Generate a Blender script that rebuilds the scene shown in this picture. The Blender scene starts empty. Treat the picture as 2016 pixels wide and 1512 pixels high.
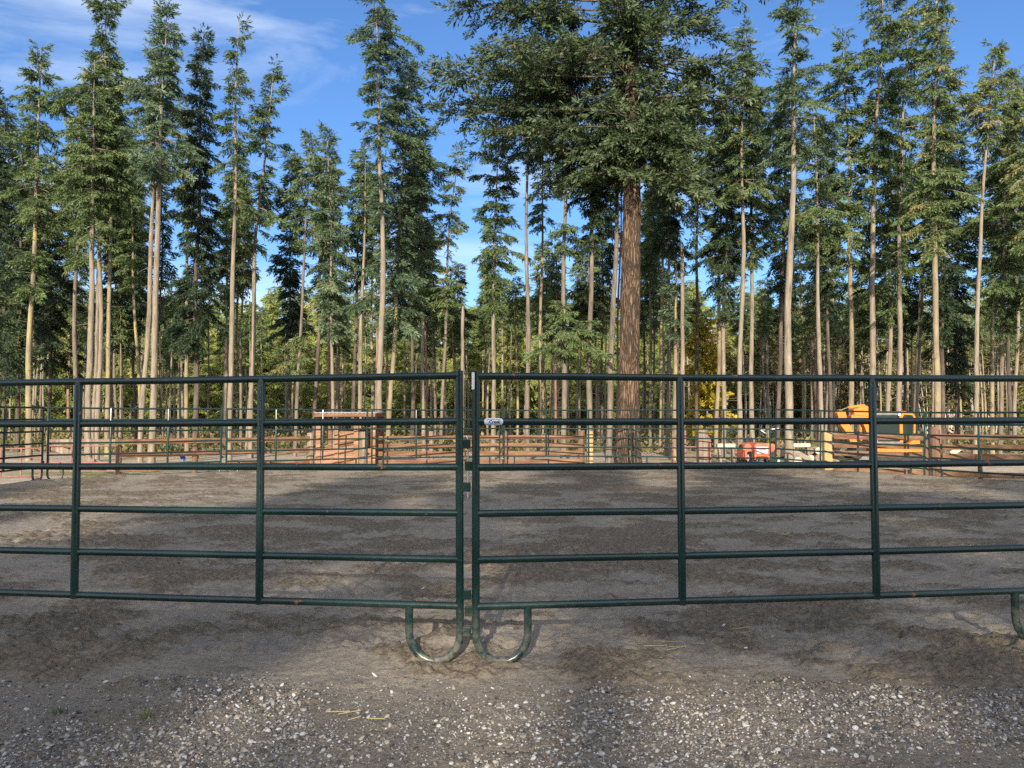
import bpy, math, random
import numpy as np
from mathutils import Vector, Matrix, Quaternion

S = bpy.context.scene
COL = S.collection
R = math.radians
rnd = random.Random(7)

# ------------------------------------------------------------------ camera frame (photo pixels 2016 x 1512)
F, CX, CY, HORIZON, EYE = 1514.0, 1008.0, 756.0, 824.0, 1.355
PITCH = math.atan((HORIZON - CY) / F)
cp, sp_ = math.cos(PITCH), math.sin(PITCH)

def at(px, py, Y):
    """world point seen at photo pixel (px,py) at distance Y along the view axis on the ground"""
    u, v = (px - CX) / F, (CY - py) / F
    dy, dz = cp - v * sp_, sp_ + v * cp
    t = Y / dy
    return Vector((t * u, Y, EYE + t * dz))

cam = bpy.data.cameras.new('camera'); co = bpy.data.objects.new('camera', cam); COL.objects.link(co)
co.location = (0, 0, EYE); co.rotation_euler = (math.pi / 2 + PITCH, 0, 0)
cam.sensor_width = 36; cam.lens = 36 * F / 2016; cam.clip_end = 1500; cam.clip_start = .05
S.camera = co

# ------------------------------------------------------------------ light
SUN_EL, SUN_AZ = 20.0, 5.7           # the sun stands behind the camera, a little to the left
w = bpy.data.worlds.new('World'); S.world = w; w.use_nodes = True
nt = w.node_tree; nt.nodes.clear()
out = nt.nodes.new('ShaderNodeOutputWorld'); bg = nt.nodes.new('ShaderNodeBackground')
sky = nt.nodes.new('ShaderNodeTexSky'); sky.sky_type = 'NISHITA'; sky.sun_disc = False
sky.sun_elevation = R(SUN_EL); sky.sun_rotation = R(180 + SUN_AZ)
sky.air_density = 1.0; sky.dust_density = 0.25; sky.ozone_density = 3.5; sky.altitude = 50
tc = nt.nodes.new('ShaderNodeTexCoord'); mp = nt.nodes.new('ShaderNodeMapping')
mp.inputs['Scale'].default_value = (1.2, 1.6, 5.0); mp.inputs['Rotation'].default_value = (0, .25, 2.3)
n1 = nt.nodes.new('ShaderNodeTexNoise'); n1.inputs['Scale'].default_value = 1.7; n1.inputs['Detail'].default_value = 9; n1.inputs['Roughness'].default_value = .58
n1.inputs['Distortion'].default_value = .6
rp = nt.nodes.new('ShaderNodeValToRGB'); rp.color_ramp.elements[0].position = .50; rp.color_ramp.elements[0].color = (0, 0, 0, 1)
rp.color_ramp.elements[1].position = .80; rp.color_ramp.elements[1].color = (.62, .62, .62, 1)
mx = nt.nodes.new('ShaderNodeMixRGB'); mx.inputs[2].default_value = (7.6, 7.6, 7.4, 1)
cl = nt.nodes.new('ShaderNodeMixRGB'); cl.inputs[1].default_value = (7.5, 8.2, 9.0, 1); cl.inputs[2].default_value = (20, 18.6, 16.2, 1)   # cloud: thin and far ahead, unseen bright cover added behind to fill and neutralise shade
skc = nt.nodes.new('ShaderNodeMixRGB'); skc.blend_type = 'MULTIPLY'; skc.inputs[0].default_value = 1; skc.inputs[2].default_value = (.76, .97, 1.22, 1)
L = nt.links.new
sepw = nt.nodes.new('ShaderNodeSeparateXYZ'); L(tc.outputs['Generated'], sepw.inputs[0])
mrw = nt.nodes.new('ShaderNodeMapRange'); mrw.inputs['From Min'].default_value = .25; mrw.inputs['From Max'].default_value = -.35; mrw.inputs['To Min'].default_value = 0; mrw.inputs['To Max'].default_value = 1; L(sepw.outputs['Y'], mrw.inputs[0])
adw = nt.nodes.new('ShaderNodeMath'); adw.operation = 'ADD'
L(n1.outputs[0], adw.inputs[0]); mw2 = nt.nodes.new('ShaderNodeMath'); mw2.operation = 'MULTIPLY'; mw2.inputs[1].default_value = .2; L(mrw.outputs[0], mw2.inputs[0]); L(mw2.outputs[0], adw.inputs[1]); L(adw.outputs[0], rp.inputs[0])
L(tc.outputs['Generated'], mp.inputs['Vector']); L(mp.outputs[0], n1.inputs['Vector'])
L(rp.outputs[0], mx.inputs[0]); L(sky.outputs[0], skc.inputs[1]); L(skc.outputs[0], mx.inputs[1]); L(cl.outputs[0], mx.inputs[2]); L(mrw.outputs[0], cl.inputs[0]); L(mx.outputs[0], bg.inputs[0]); L(bg.outputs[0], out.inputs[0])
bg.inputs[1].default_value = 0.085
sd = bpy.data.lights.new('sun', 'SUN'); sd.energy = 4.2; sd.angle = R(.5); sd.color = (1, .87, .70)
so = bpy.data.objects.new('sun', sd); COL.objects.link(so)
ldir = Vector((math.sin(R(SUN_AZ)) * math.cos(R(SUN_EL)), math.cos(R(SUN_AZ)) * math.cos(R(SUN_EL)), -math.sin(R(SUN_EL))))
so.rotation_euler = ldir.to_track_quat('-Z', 'Y').to_euler(); so.location = (-4, -40, 30)
S.view_settings.view_transform = 'Standard'; S.view_settings.look = 'None'; S.view_settings.exposure = 0.95; S.view_settings.gamma = 1
S.render.engine = 'CYCLES'
cy = S.cycles
cy.max_bounces = 5; cy.diffuse_bounces = 3; cy.glossy_bounces = 2; cy.transmission_bounces = 3; cy.transparent_max_bounces = 4
cy.use_denoising = False; cy.use_adaptive_sampling = True; cy.adaptive_threshold = .012
try: cy.denoiser = 'OPENIMAGEDENOISE'
except Exception: pass

# ------------------------------------------------------------------ materials
def mat(name, col, rough=.75, bump=0, bscale=20, vary=None, vscale=6, stretch=(1, 1, 1), metallic=0, spec=.4, coord='Object', detail=6, vlo=.4, vhi=.65):
    m = bpy.data.materials.new(name); m.use_nodes = True; t = m.node_tree; b = t.nodes['Principled BSDF']
    b.inputs['Roughness'].default_value = rough; b.inputs['Metallic'].default_value = metallic
    b.inputs['Specular IOR Level'].default_value = spec
    b.inputs['Base Color'].default_value = (*col, 1)
    c = t.nodes.new('ShaderNodeTexCoord'); mpn = t.nodes.new('ShaderNodeMapping'); mpn.inputs['Scale'].default_value = stretch
    t.links.new(c.outputs[coord], mpn.inputs[0])
    if vary:
        n = t.nodes.new('ShaderNodeTexNoise'); n.inputs['Scale'].default_value = vscale; n.inputs['Detail'].default_value = detail; n.inputs['Roughness'].default_value = .62
        t.links.new(mpn.outputs[0], n.inputs['Vector'])
        r = t.nodes.new('ShaderNodeValToRGB'); t.links.new(n.outputs[0], r.inputs[0])
        els = r.color_ramp.elements; els[0].position = vlo; els[0].color = (*col, 1); els[1].position = vhi; els[1].color = (*vary[-1], 1)
        for k, v in enumerate(vary[:-1]):
            e = els.new(vlo + (vhi - vlo) * (k + 1) / len(vary)); e.color = (*v, 1)
        t.links.new(r.outputs[0], b.inputs['Base Color'])
    if bump:
        n2 = t.nodes.new('ShaderNodeTexNoise'); n2.inputs['Scale'].default_value = bscale; n2.inputs['Detail'].default_value = 5
        t.links.new(mpn.outputs[0], n2.inputs['Vector'])
        bn = t.nodes.new('ShaderNodeBump'); bn.inputs['Strength'].default_value = min(1, bump); bn.inputs['Distance'].default_value = .02
        t.links.new(n2.outputs[0], bn.inputs['Height']); t.links.new(bn.outputs[0], b.inputs['Normal'])
    return m

def leaf_mat(name, stops, trans=.18, rough=.6):
    """needles: colour picked by the per-face 'tint' of each shoot, with a shift from tree to tree"""
    m = bpy.data.materials.new(name); m.use_nodes = True; t = m.node_tree; b = t.nodes['Principled BSDF']
    b.inputs['Roughness'].default_value = rough; b.inputs['Specular IOR Level'].default_value = .25
    a = t.nodes.new('ShaderNodeAttribute'); a.attribute_name = 'tint'
    oi = t.nodes.new('ShaderNodeObjectInfo')
    ma = t.nodes.new('ShaderNodeMath'); ma.operation = 'MULTIPLY_ADD'; ma.inputs[1].default_value = .34
    t.links.new(oi.outputs['Random'], ma.inputs[0]); t.links.new(a.outputs['Fac'], ma.inputs[2])
    sb = t.nodes.new('ShaderNodeMath'); sb.operation = 'SUBTRACT'; sb.inputs[1].default_value = .17; t.links.new(ma.outputs[0], sb.inputs[0])
    r = t.nodes.new('ShaderNodeValToRGB'); t.links.new(sb.outputs[0], r.inputs[0])
    els = r.color_ramp.elements; els[0].position = stops[0][0]; els[0].color = (*stops[0][1], 1); els[1].position = stops[-1][0]; els[1].color = (*stops[-1][1], 1)
    for p, c in stops[1:-1]:
        e = els.new(p); e.color = (*c, 1)
    t.links.new(r.outputs[0], b.inputs['Base Color'])
    if trans:
        tr = t.nodes.new('ShaderNodeBsdfTranslucent'); t.links.new(r.outputs[0], tr.inputs[0])
        ms = t.nodes.new('ShaderNodeMixShader'); ms.inputs[0].default_value = trans
        t.links.new(b.outputs[0], ms.inputs[1]); t.links.new(tr.outputs[0], ms.inputs[2])
        t.links.new(ms.outputs[0], t.nodes['Material Output'].inputs['Surface'])
    return m

M = {}
GREEN = [(0, (0.038, 0.065, 0.027)), (.25, (0.081, 0.132, 0.051)), (.5, (0.135, 0.189, 0.062)), (.72, (0.146, 0.209, 0.108)), (.88, (0.236, 0.250, 0.081)), (1, (0.311, 0.243, 0.108))]
M['needles'] = leaf_mat('spruce_needles', GREEN)
M['needles_blue'] = leaf_mat('blue_green_needles', [(0, (0.041, 0.070, 0.038)), (.35, (0.092, 0.149, 0.078)), (.65, (0.146, 0.216, 0.128)), (.9, (0.216, 0.270, 0.155)), (1, (0.284, 0.243, 0.108))])
M['needles_far'] = leaf_mat('far_forest_needles', [(0, (.10, .135, .038)), (.4, (.20, .25, .062)), (.75, (.30, .325, .09)), (1, (.40, .37, .13))])
M['needles_shaded'] = leaf_mat('shaded_needles', [(0, (0.019, 0.036, 0.022)), (.4, (0.043, 0.074, 0.038)), (.75, (0.072, 0.108, 0.048)), (1, (0.120, 0.132, 0.054))])  # shade on the darker trees put into the needle colour
M['alder_leaf'] = leaf_mat('dry_alder_leaves', [(0, (.10, .11, .035)), (.5, (.17, .15, .06)), (1, (.24, .19, .10))])
M['yellow_leaf'] = leaf_mat('yellow_autumn_leaves', [(0, (.26, .25, .04)), (.5, (.48, .40, .05)), (1, (.62, .50, .09))], trans=.4)
M['brush'] = leaf_mat('underbrush_leaves', [(0, (.05, .075, .02)), (.5, (.14, .14, .05)), (1, (.26, .20, .10))])
ST = (1, 1, .16)
M['pale'] = mat('pale_bark', (.105, .086, .064), .9, 1, 30, [(.205, .173, .130), (.255, .215, .165), (.36, .31, .245)], 11, ST, detail=10, vlo=.32, vhi=.72)
M['grey'] = mat('grey_bark', (.075, .062, .050), .9, 1, 30, [(.145, .122, .095), (.19, .162, .128), (.27, .235, .19)], 11, ST, detail=10, vlo=.32, vhi=.72)
M['yellow'] = mat('lichen_bark', (.11, .087, .06), .9, 1, 30, [(.20, .165, .115), (.255, .215, .14), (.38, .32, .09)], 5, (1, 1, .22), detail=10, vlo=.32, vhi=.66)
M['red'] = mat('reddish_bark', (.16, .095, .07), .9, .9, 26, [(.24, .155, .115), (.30, .21, .16)], 7, ST)
M['dark'] = mat('dark_shaded_bark', (.060, .048, .040), .9, .9, 26, [(.10, .08, .065), (.15, .12, .10)], 7, ST)  # shade from neighbouring trees put into a darker bark colour
M['white_bark'] = mat('white_alder_bark', (.34, .31, .26), .85, .3, 20, [(.44, .41, .35), (.52, .49, .43)], 5, ST)
M['twig'] = mat('bare_twig', (.20, .16, .125), .9, 0, 20, [(.32, .26, .20)], 4)

def big_bark():
    m = bpy.data.materials.new('furrowed_bark'); m.use_nodes = True; t = m.node_tree; b = t.nodes['Principled BSDF']
    b.inputs['Roughness'].default_value = .92; b.inputs['Specular IOR Level'].default_value = .15
    c = t.nodes.new('ShaderNodeTexCoord'); mpn = t.nodes.new('ShaderNodeMapping'); mpn.inputs['Scale'].default_value = (1, 1, .13)
    t.links.new(c.outputs['Object'], mpn.inputs[0])
    nz = t.nodes.new('ShaderNodeTexNoise'); nz.inputs['Scale'].default_value = 5; nz.inputs['Detail'].default_value = 5
    t.links.new(mpn.outputs[0], nz.inputs['Vector'])
    vm = t.nodes.new('ShaderNodeVectorMath'); vm.operation = 'MULTIPLY_ADD'; vm.inputs[1].default_value = (.34, .34, .34)
    t.links.new(nz.outputs['Color'], vm.inputs[0]); t.links.new(mpn.outputs[0], vm.inputs[2])
    v = t.nodes.new('ShaderNodeTexVoronoi'); v.feature = 'DISTANCE_TO_EDGE'; v.inputs['Scale'].default_value = 15
    t.links.new(vm.outputs[0], v.inputs['Vector'])
    r = t.nodes.new('ShaderNodeValToRGB'); t.links.new(v.outputs['Distance'], r.inputs[0])
    e = r.color_ramp.elements; e[0].position = .0; e[0].color = (.055, .042, .033, 1); e[1].position = .26; e[1].color = (.185, .143, .112, 1)
    k = e.new(.09); k.color = (.120, .088, .068, 1)
    n2 = t.nodes.new('ShaderNodeTexNoise'); n2.inputs['Scale'].default_value = 2.2; n2.inputs['Detail'].default_value = 8; t.links.new(c.outputs['Object'], n2.inputs['Vector'])
    r2 = t.nodes.new('ShaderNodeValToRGB'); t.links.new(n2.outputs[0], r2.inputs[0]); r2.color_ramp.elements[0].position = .35; r2.color_ramp.elements[0].color = (.70, .68, .66, 1); r2.color_ramp.elements[1].position = .7; r2.color_ramp.elements[1].color = (1.3, 1.15, .95, 1)
    mm = t.nodes.new('ShaderNodeMixRGB'); mm.blend_type = 'MULTIPLY'; mm.inputs[0].default_value = 1
    t.links.new(r.outputs[0], mm.inputs[1]); t.links.new(r2.outputs[0], mm.inputs[2]); t.links.new(mm.outputs[0], b.inputs['Base Color'])
    bn = t.nodes.new('ShaderNodeBump'); bn.inputs['Strength'].default_value = 1; bn.inputs['Distance'].default_value = .05
    mr = t.nodes.new('ShaderNodeMapRange'); mr.inputs['From Max'].default_value = .25; t.links.new(v.outputs['Distance'], mr.inputs[0])
    t.links.new(mr.outputs[0], bn.inputs['Height']); t.links.new(bn.outputs[0], b.inputs['Normal'])
    return m
M['big_bark'] = big_bark()

def pipe_paint():
    """dark green enamel with scuffs, rust freckles and dried mud near the feet"""
    m = bpy.data.materials.new('green_pipe_enamel'); m.use_nodes = True; t = m.node_tree; b = t.nodes['Principled BSDF']
    b.inputs['Specular IOR Level'].default_value = .5
    c = t.nodes.new('ShaderNodeTexCoord')
    def noise(scale, det=4, st=(1, 1, 1)):
        mpn = t.nodes.new('ShaderNodeMapping'); mpn.inputs['Scale'].default_value = st; t.links.new(c.outputs['Object'], mpn.inputs[0])
        n = t.nodes.new('ShaderNodeTexNoise'); n.inputs['Scale'].default_value = scale; n.inputs['Detail'].default_value = det; n.inputs['Roughness'].default_value = .65
        t.links.new(mpn.outputs[0], n.inputs['Vector']); return n
    def ramp(src, p0, p1, c0=(0, 0, 0, 1), c1=(1, 1, 1, 1)):
        r = t.nodes.new('ShaderNodeValToRGB'); r.color_ramp.elements[0].position = p0; r.color_ramp.elements[0].color = c0
        r.color_ramp.elements[1].position = p1; r.color_ramp.elements[1].color = c1; t.links.new(src, r.inputs[0]); return r
    base = ramp(noise(3, 5).outputs[0], .35, .7, (.0032, .020, .019, 1), (.0055, .029, .027, 1))
    def over(prev, fac, col):
        x = t.nodes.new('ShaderNodeMixRGB'); x.inputs[2].default_value = col; t.links.new(fac, x.inputs[0]); t.links.new(prev, x.inputs[1]); return x
    scuff = over(base.outputs[0], ramp(noise(38, 6, (.35, 1, 1)).outputs[0], .66, .74, c1=(.55, .55, .55, 1)).outputs[0], (.16, .19, .16, 1))
    rust = over(scuff.outputs[0], ramp(noise(5.5, 7, (1, 1, 1.4)).outputs[0], .652, .668).outputs[0], (.25, .08, .04, 1))
    sep = t.nodes.new('ShaderNodeSeparateXYZ'); t.links.new(c.outputs['Object'], sep.inputs[0])
    mr = t.nodes.new('ShaderNodeMapRange'); mr.inputs['From Min'].default_value = .34; mr.inputs['From Max'].default_value = .0; t.links.new(sep.outputs['Z'], mr.inputs[0])
    mu = t.nodes.new('ShaderNodeMath'); mu.operation = 'MULTIPLY'; t.links.new(mr.outputs[0], mu.inputs[0]); t.links.new(ramp(noise(22, 6).outputs[0], .38, .62).outputs[0], mu.inputs[1])
    mud = over(rust.outputs[0], mu.outputs[0], (.13, .125, .105, 1))
    t.links.new(mud.outputs[0], b.inputs['Base Color'])
    rr = ramp(noise(30, 6).outputs[0], .3, .7, (.20, .20, .20, 1), (.36, .36, .36, 1)); t.links.new(rr.outputs[0], b.inputs['Roughness'])
    return m
M['pipe'] = pipe_paint()
M['pin'] = mat('galvanised_pin', (.50, .50, .50), .35, metallic=.8)
M['red_pipe'] = mat('faded_red_pipe', (.235, .110, .085), .75, 0, 20, [(.31, .165, .13)], 5)
M['cedar'] = mat('cedar_board', (.135, .070, .038), .85, .5, 30, [(.195, .105, .058), (.265, .155, .090)], 5, (.25, 1, 2.5))
M['cedar_light'] = mat('fresh_cedar_board', (.22, .118, .062), .85, .5, 30, [(.29, .165, .092), (.36, .22, .13)], 5, (.3, 1, 2.5))
M['old_wood'] = mat('weathered_post', (.155, .115, .085), .9, .6, 30, [(.22, .17, .13), (.30, .24, .185)], 8, (1.5, 1.5, .2))
M['brown_wood'] = mat('brown_post', (.13, .075, .045), .9, .6, 30, [(.19, .115, .075)], 8, (1.5, 1.5, .2))
M['tan_wood'] = mat('treated_tan_post', (.36, .25, .11), .8, .4, 30, [(.44, .32, .165)], 8, (1.5, 1.5, .2))
M['white_wood'] = mat('bleached_plank', (.40, .35, .27), .8, .3, 30, [(.52, .46, .37)], 5, (.4, 1, 2))
M['roof_metal'] = mat('corrugated_roof_sheet', (.30, .295, .29), .5, 0, 10, [(.42, .41, .40)], 3, metallic=.3)
M['orange'] = mat('orange_machine_paint', (.60, .180, .018), .5, 0, 10, [(.68, .225, .03)], 3)
M['black'] = mat('black_rubber', (.022, .022, .023), .8, .3, 30, [(.05, .047, .043)], 9)
M['steel'] = mat('grey_steel', (.16, .16, .16), .5, .2, 30, [(.24, .23, .22)], 6, metallic=.5)
M['cab_glass'] = mat('tinted_cab_glass', (.02, .03, .03), .06, spec=.5)
M['red_paint'] = mat('faded_red_tractor_paint', (.52, .105, .06), .5, 0, 10, [(.60, .165, .10)], 4)
M['silver'] = mat('silver_grille', (.55, .57, .60), .4, metallic=.4)
M['white_paint'] = mat('white_paint', (.75, .75, .74), .5)
M['yellow_paint'] = mat('yellow_paint', (.65, .47, .03), .5)
M['blue'] = mat('blue_nylon', (.03, .12, .45), .6)
M['lamp'] = mat('lamp_lens', (.8, .8, .78), .15)
M['sticker'] = mat('white_sticker', (.86, .86, .86), .4)
M['ink_blue'] = mat('blue_ink', (.03, .16, .38), .5)
M['ink_sky'] = mat('light_blue_ink', (.13, .40, .72), .5)
M['ink_dark'] = mat('dark_ink', (.05, .07, .10), .5)
M['straw'] = mat('straw', (.42, .33, .16), .8)
M['grass'] = leaf_mat('grass_blades', [(0, (.06, .10, .025)), (.5, (.11, .15, .04)), (1, (.24, .22, .09))])

# ------------------------------------------------------------------ mesh helpers
class MB:
    def __init__(s): s.v = []; s.f = []; s.m = []; s.k = 0
    def add(s, vs, fs):
        b = len(s.v); s.v += [tuple(x) for x in vs]; s.f += [tuple(b + i for i in q) for q in fs]; s.m += [s.k] * len(fs); return s
    def box(s, a, b):
        x0, y0, z0 = a; x1, y1, z1 = b
        return s.add([(x0, y0, z0), (x1, y0, z0), (x1, y1, z0), (x0, y1, z0), (x0, y0, z1), (x1, y0, z1), (x1, y1, z1), (x0, y1, z1)],
                     [(0, 3, 2, 1), (4, 5, 6, 7), (0, 1, 5, 4), (1, 2, 6, 5), (2, 3, 7, 6), (3, 0, 4, 7)])
    def plank(s, p, q, h, t, up=Vector((0, 0, 1)), bev=.12):
        """board from p to q, height h along up, thickness t, with eased edges"""
        p, q = Vector(p), Vector(q); d = (q - p).normalized(); n = d.cross(up).normalized(); u = n.cross(d).normalized()
        e = min(h, t) * bev
        ring = [(-h/2, -t/2+e), (-h/2+e, -t/2), (h/2-e, -t/2), (h/2, -t/2+e), (h/2, t/2-e), (h/2-e, t/2), (-h/2+e, t/2), (-h/2, t/2-e)]
        vs = [p + u*a + n*b for a, b in ring] + [q + u*a + n*b for a, b in ring]
        N = 8; fs = [(i, (i+1) % N, N + (i+1) % N, N + i) for i in range(N)] + [tuple(range(N))[::-1], tuple(range(N, 2*N))]
        return s.add(vs, fs)
    def prism(s, poly, y0, y1, bev=0.0):
        """outline in x,z pushed from y0 to y1"""
        n = len(poly)
        vs = [(x, y0, z) for x, z in poly] + [(x, y1, z) for x, z in poly]
        return s.add(vs, [tuple(range(n)), tuple(range(2*n-1, n-1, -1))] + [(i, n+i, n+(i+1) % n, (i+1) % n) for i in range(n)])
    def tube(s, pts, rad, sides=10, caps=True):
        pts = [Vector(p) for p in pts]; n = len(pts)
        rad = rad if isinstance(rad, (list, tuple)) else [rad]*n
        T = [(pts[min(i+1, n-1)] - pts[max(i-1, 0)]).normalized() for i in range(n)]
        ref = Vector((0, 0, 1)) if abs(T[0].z) < .9 else Vector((1, 0, 0))
        U = T[0].cross(ref).normalized(); vs = []
        for i in range(n):
            U = (U - T[i]*U.dot(T[i])).normalized(); W = T[i].cross(U)
            for k in range(sides):
                a = 2*math.pi*k/sides; vs.append(pts[i] + (U*math.cos(a) + W*math.sin(a))*rad[i])
        fs = [(i*sides+k, i*sides+(k+1) % sides, (i+1)*sides+(k+1) % sides, (i+1)*sides+k) for i in range(n-1) for k in range(sides)]
        if caps: fs += [tuple(range(sides))[::-1], tuple(range((n-1)*sides, n*sides))]
        return s.add(vs, fs)
    def build(s, name, mats, parent=None, smooth=True, loc=None):
        me = bpy.data.meshes.new(name); me.from_pydata(s.v, [], s.f)
        for m in (mats if isinstance(mats, (list, tuple)) else [mats]): me.materials.append(m)
        me.polygons.foreach_set('material_index', s.m)
        me.update()
        if smooth:
            me.polygons.foreach_set('use_smooth', [True]*len(me.polygons)); me.set_sharp_from_angle(angle=R(38))
        o = bpy.data.objects.new(name, me); COL.objects.link(o)
        if parent: o.parent = parent
        if loc is not None: o.location = loc
        return o

def np_mesh(name, V, Q, mats, midx=None, tint=None, smooth=False):
    me = bpy.data.meshes.new(name); n, f = len(V), len(Q); k = Q.shape[1]
    me.vertices.add(n); me.vertices.foreach_set('co', np.ascontiguousarray(V, np.float32).ravel())
    me.loops.add(f*k); me.loops.foreach_set('vertex_index', np.ascontiguousarray(Q, np.int32).ravel())
    me.polygons.add(f); me.polygons.foreach_set('loop_start', np.arange(0, f*k, k, dtype=np.int32))
    for m in mats: me.materials.append(m)
    if midx is not None: me.polygons.foreach_set('material_index', np.ascontiguousarray(midx, np.int32))
    if smooth: me.polygons.foreach_set('use_smooth', np.ones(f, bool))
    if tint is not None:
        a = me.attributes.new('tint', 'FLOAT', 'FACE'); a.data.foreach_set('value', np.ascontiguousarray(tint, np.float32))
    me.update(calc_edges=True)
    return me

def link(name, me, parent=None, loc=None):
    o = bpy.data.objects.new(name, me); COL.objects.link(o)
    if parent: o.parent = parent
    if loc is not None: o.location = loc
    return o
def tag(o, label=None, cat=None, group=None, kind=None):
    if label: o['label'] = label
    if cat: o['category'] = cat
    if group: o['group'] = group
    if kind: o['kind'] = kind
    return o
def thing(name, label, cat, loc=(0, 0, 0), group=None, rz=0):
    o = bpy.data.objects.new(name, None); COL.objects.link(o); o.location = loc; o.rotation_euler = (0, 0, rz); o.empty_display_size = .2
    return tag(o, label, cat, group)

# ------------------------------------------------------------------ noise
def h2(ix, iy, seed):
    h = (ix.astype(np.int64)*374761393 + iy.astype(np.int64)*668265263 + seed*1274126177) & 0xffffffff
    h = ((h ^ (h >> 13))*1274126177) & 0xffffffff
    return ((h ^ (h >> 16)) & 0xffff)/65535.0
def vn(x, y, seed=0):
    ix, iy = np.floor(x), np.floor(y); fx, fy = x-ix, y-iy
    fx = fx*fx*(3-2*fx); fy = fy*fy*(3-2*fy)
    a, b, c, d = h2(ix, iy, seed), h2(ix+1, iy, seed), h2(ix, iy+1, seed), h2(ix+1, iy+1, seed)
    return (a*(1-fx)+b*fx)*(1-fy) + (c*(1-fx)+d*fx)*fy
def fbm(x, y, seed=0, o=4, g=.5):
    s = 0; a = 1; t = 0
    for i in range(o):
        s = s + a*vn(x*2**i + i*17.3, y*2**i + i*9.1, seed+i); t += a; a *= g
    return s/t
def sstep(a, b, x):
    t = np.clip((x-a)/(b-a), 0, 1); return t*t*(3-2*t)

# ------------------------------------------------------------------ far panel joints (pixel, distance)
JP = [(-190, 13.0), (90, 16.6), (442, 18.75), (728, 20.35), (988, 21.6), (1247, 21.3), (1520, 20.3), (1822, 17.55), (2170, 14.4)]
J = [((px-CX)/F*d*1.0, d) for px, d in JP]

# ------------------------------------------------------------------ ground
def seg_side(x, y):
    """distance to the pen's outline, negative inside"""
    P = [(-10.7, -8)] + J + [(11.6, -8)]; n = len(P)
    best = np.full(x.shape, 1e9); inside = np.zeros(x.shape, bool)
    for k in range(n):
        (ax, ay), (bx, by) = P[k], P[(k+1) % n]; dx, dy = bx-ax, by-ay
        t = np.clip(((x-ax)*dx+(y-ay)*dy)/(dx*dx+dy*dy), 0, 1); best = np.minimum(best, np.hypot(x-ax-t*dx, y-ay-t*dy))
        if ay != by: inside ^= ((ay > y) != (by > y)) & (x < dx*(y-ay)/dy+ax)
    return np.where(inside, -best, best)

def ground_z(x, y):
    patch = fbm(x*1.7, y*2.1, 3, 5, .62)
    rough = sstep(.42, .60, patch)
    bil = 0
    for k, (fq, am) in enumerate(((6, .011), (13, .021), (29, .019), (58, .009))):
        bil = bil + am*np.abs(2*vn(x*fq, y*fq*1.15, 20+k)-1)
    big = .035*(fbm(x*.5, y*.5, 40, 3)-.5)
    yard = sstep(4.25, 3.75, y + .35*(fbm(x*1.3, y*.8, 55, 3)-.5))     # compacted gravel yard this side of the gate
    z = big + bil*(.42+.85*rough)*(1-.55*yard) - .026
    hoof = 0
    # tyre treads pressed into the damp sand
    for yc, slope_, x0, x1, hw_ in ((6.35, .10, -2.7, .2, .26), (7.6, -.05, -1.6, 1.9, .26), (9.6, .12, -6, 1, .3)):
        v = (y-yc-slope_*x)/hw_; in_ = sstep(1.0, .8, np.abs(v))*sstep(x0-.3, x0+.3, x)*sstep(x1+.3, x1-.3, x)
        z = z*(1-.6*in_) + in_*(.010*np.tanh(3*np.sin(6.283*(x/.17+np.abs(v)*.9))) - .010)
    # mound of sand pushed against the left foot of the gate
    def bump(cx_, cy_, sx, sy, h): return h*np.exp(-((x-cx_)/sx)**2 - ((y-cy_)/sy)**2)
    z = z + bump(-.36, 4.62, .20, .16, .10) + bump(-.75, 4.55, .35, .22, .035) + bump(.1, 4.3, .9, .35, .018)
    z = z - bump(-.30, 4.22, .14, .10, .02)
    return z, rough, yard

HOOF = []
hr = np.random.default_rng(5)
def dirt_sheet():
    rows, cols = 720, 640
    ys = 1.9*np.exp(np.linspace(0, math.log(23.6/1.9), rows)); u = np.linspace(-1, 1, cols)
    X = u[None, :]*(ys[:, None]*.86 + .9); Y = np.repeat(ys[:, None], cols, 1)
    Z, rough, yard = ground_z(X, Y)
    # hoof prints and scuffs
    n = 1400
    hy = 4.6 + 12*hr.random(n)**1.5; hx = (hr.random(n)*2-1)*(hy*.7)
    for a, b in zip(hx, hy):
        i0, i1 = np.searchsorted(ys, (b-.16, b+.16)); half = b*.86+.9
        j0 = int((a-.16+half)/(2*half)*cols); j1 = int((a+.16+half)/(2*half)*cols)+1
        j0, j1 = max(j0, 0), min(j1, cols)
        if i1 <= i0 or j1 <= j0: continue
        r2 = ((X[i0:i1, j0:j1]-a)**2 + (Y[i0:i1, j0:j1]-b)**2)/.06**2
        Z[i0:i1, j0:j1] += -.022*np.exp(-r2) + .010*np.exp(-(np.sqrt(r2)-1.35)**2*6)
    outd = seg_side(X, Y)
    Z = Z + .075*np.exp(-((outd+.05)/.38)**2)*(.6+.8*fbm(X*.8, Y*.8, 66, 3))
    Z = Z*(1-sstep(.35, .9, outd)) - .16*sstep(.3, 1.3, outd)
    V = np.stack([X, Y, Z], -1).reshape(-1, 3)
    idx = np.arange(rows*cols).reshape(rows, cols)
    Q = np.stack([idx[:-1, :-1], idx[:-1, 1:], idx[1:, 1:], idx[1:, :-1]], -1).reshape(-1, 4)
    me = np_mesh('arena_ground', V, Q, [dirt_mat()], smooth=True)
    a = me.attributes.new('clod', 'FLOAT', 'POINT'); a.data.foreach_set('value', rough.astype(np.float32).ravel())
    a = me.attributes.new('yard', 'FLOAT', 'POINT'); a.data.foreach_set('value', yard.astype(np.float32).ravel())
    return tag(link('arena_ground', me), 'brown churned dirt arena floor with gravel at its near edge', 'ground', kind='structure')

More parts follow.
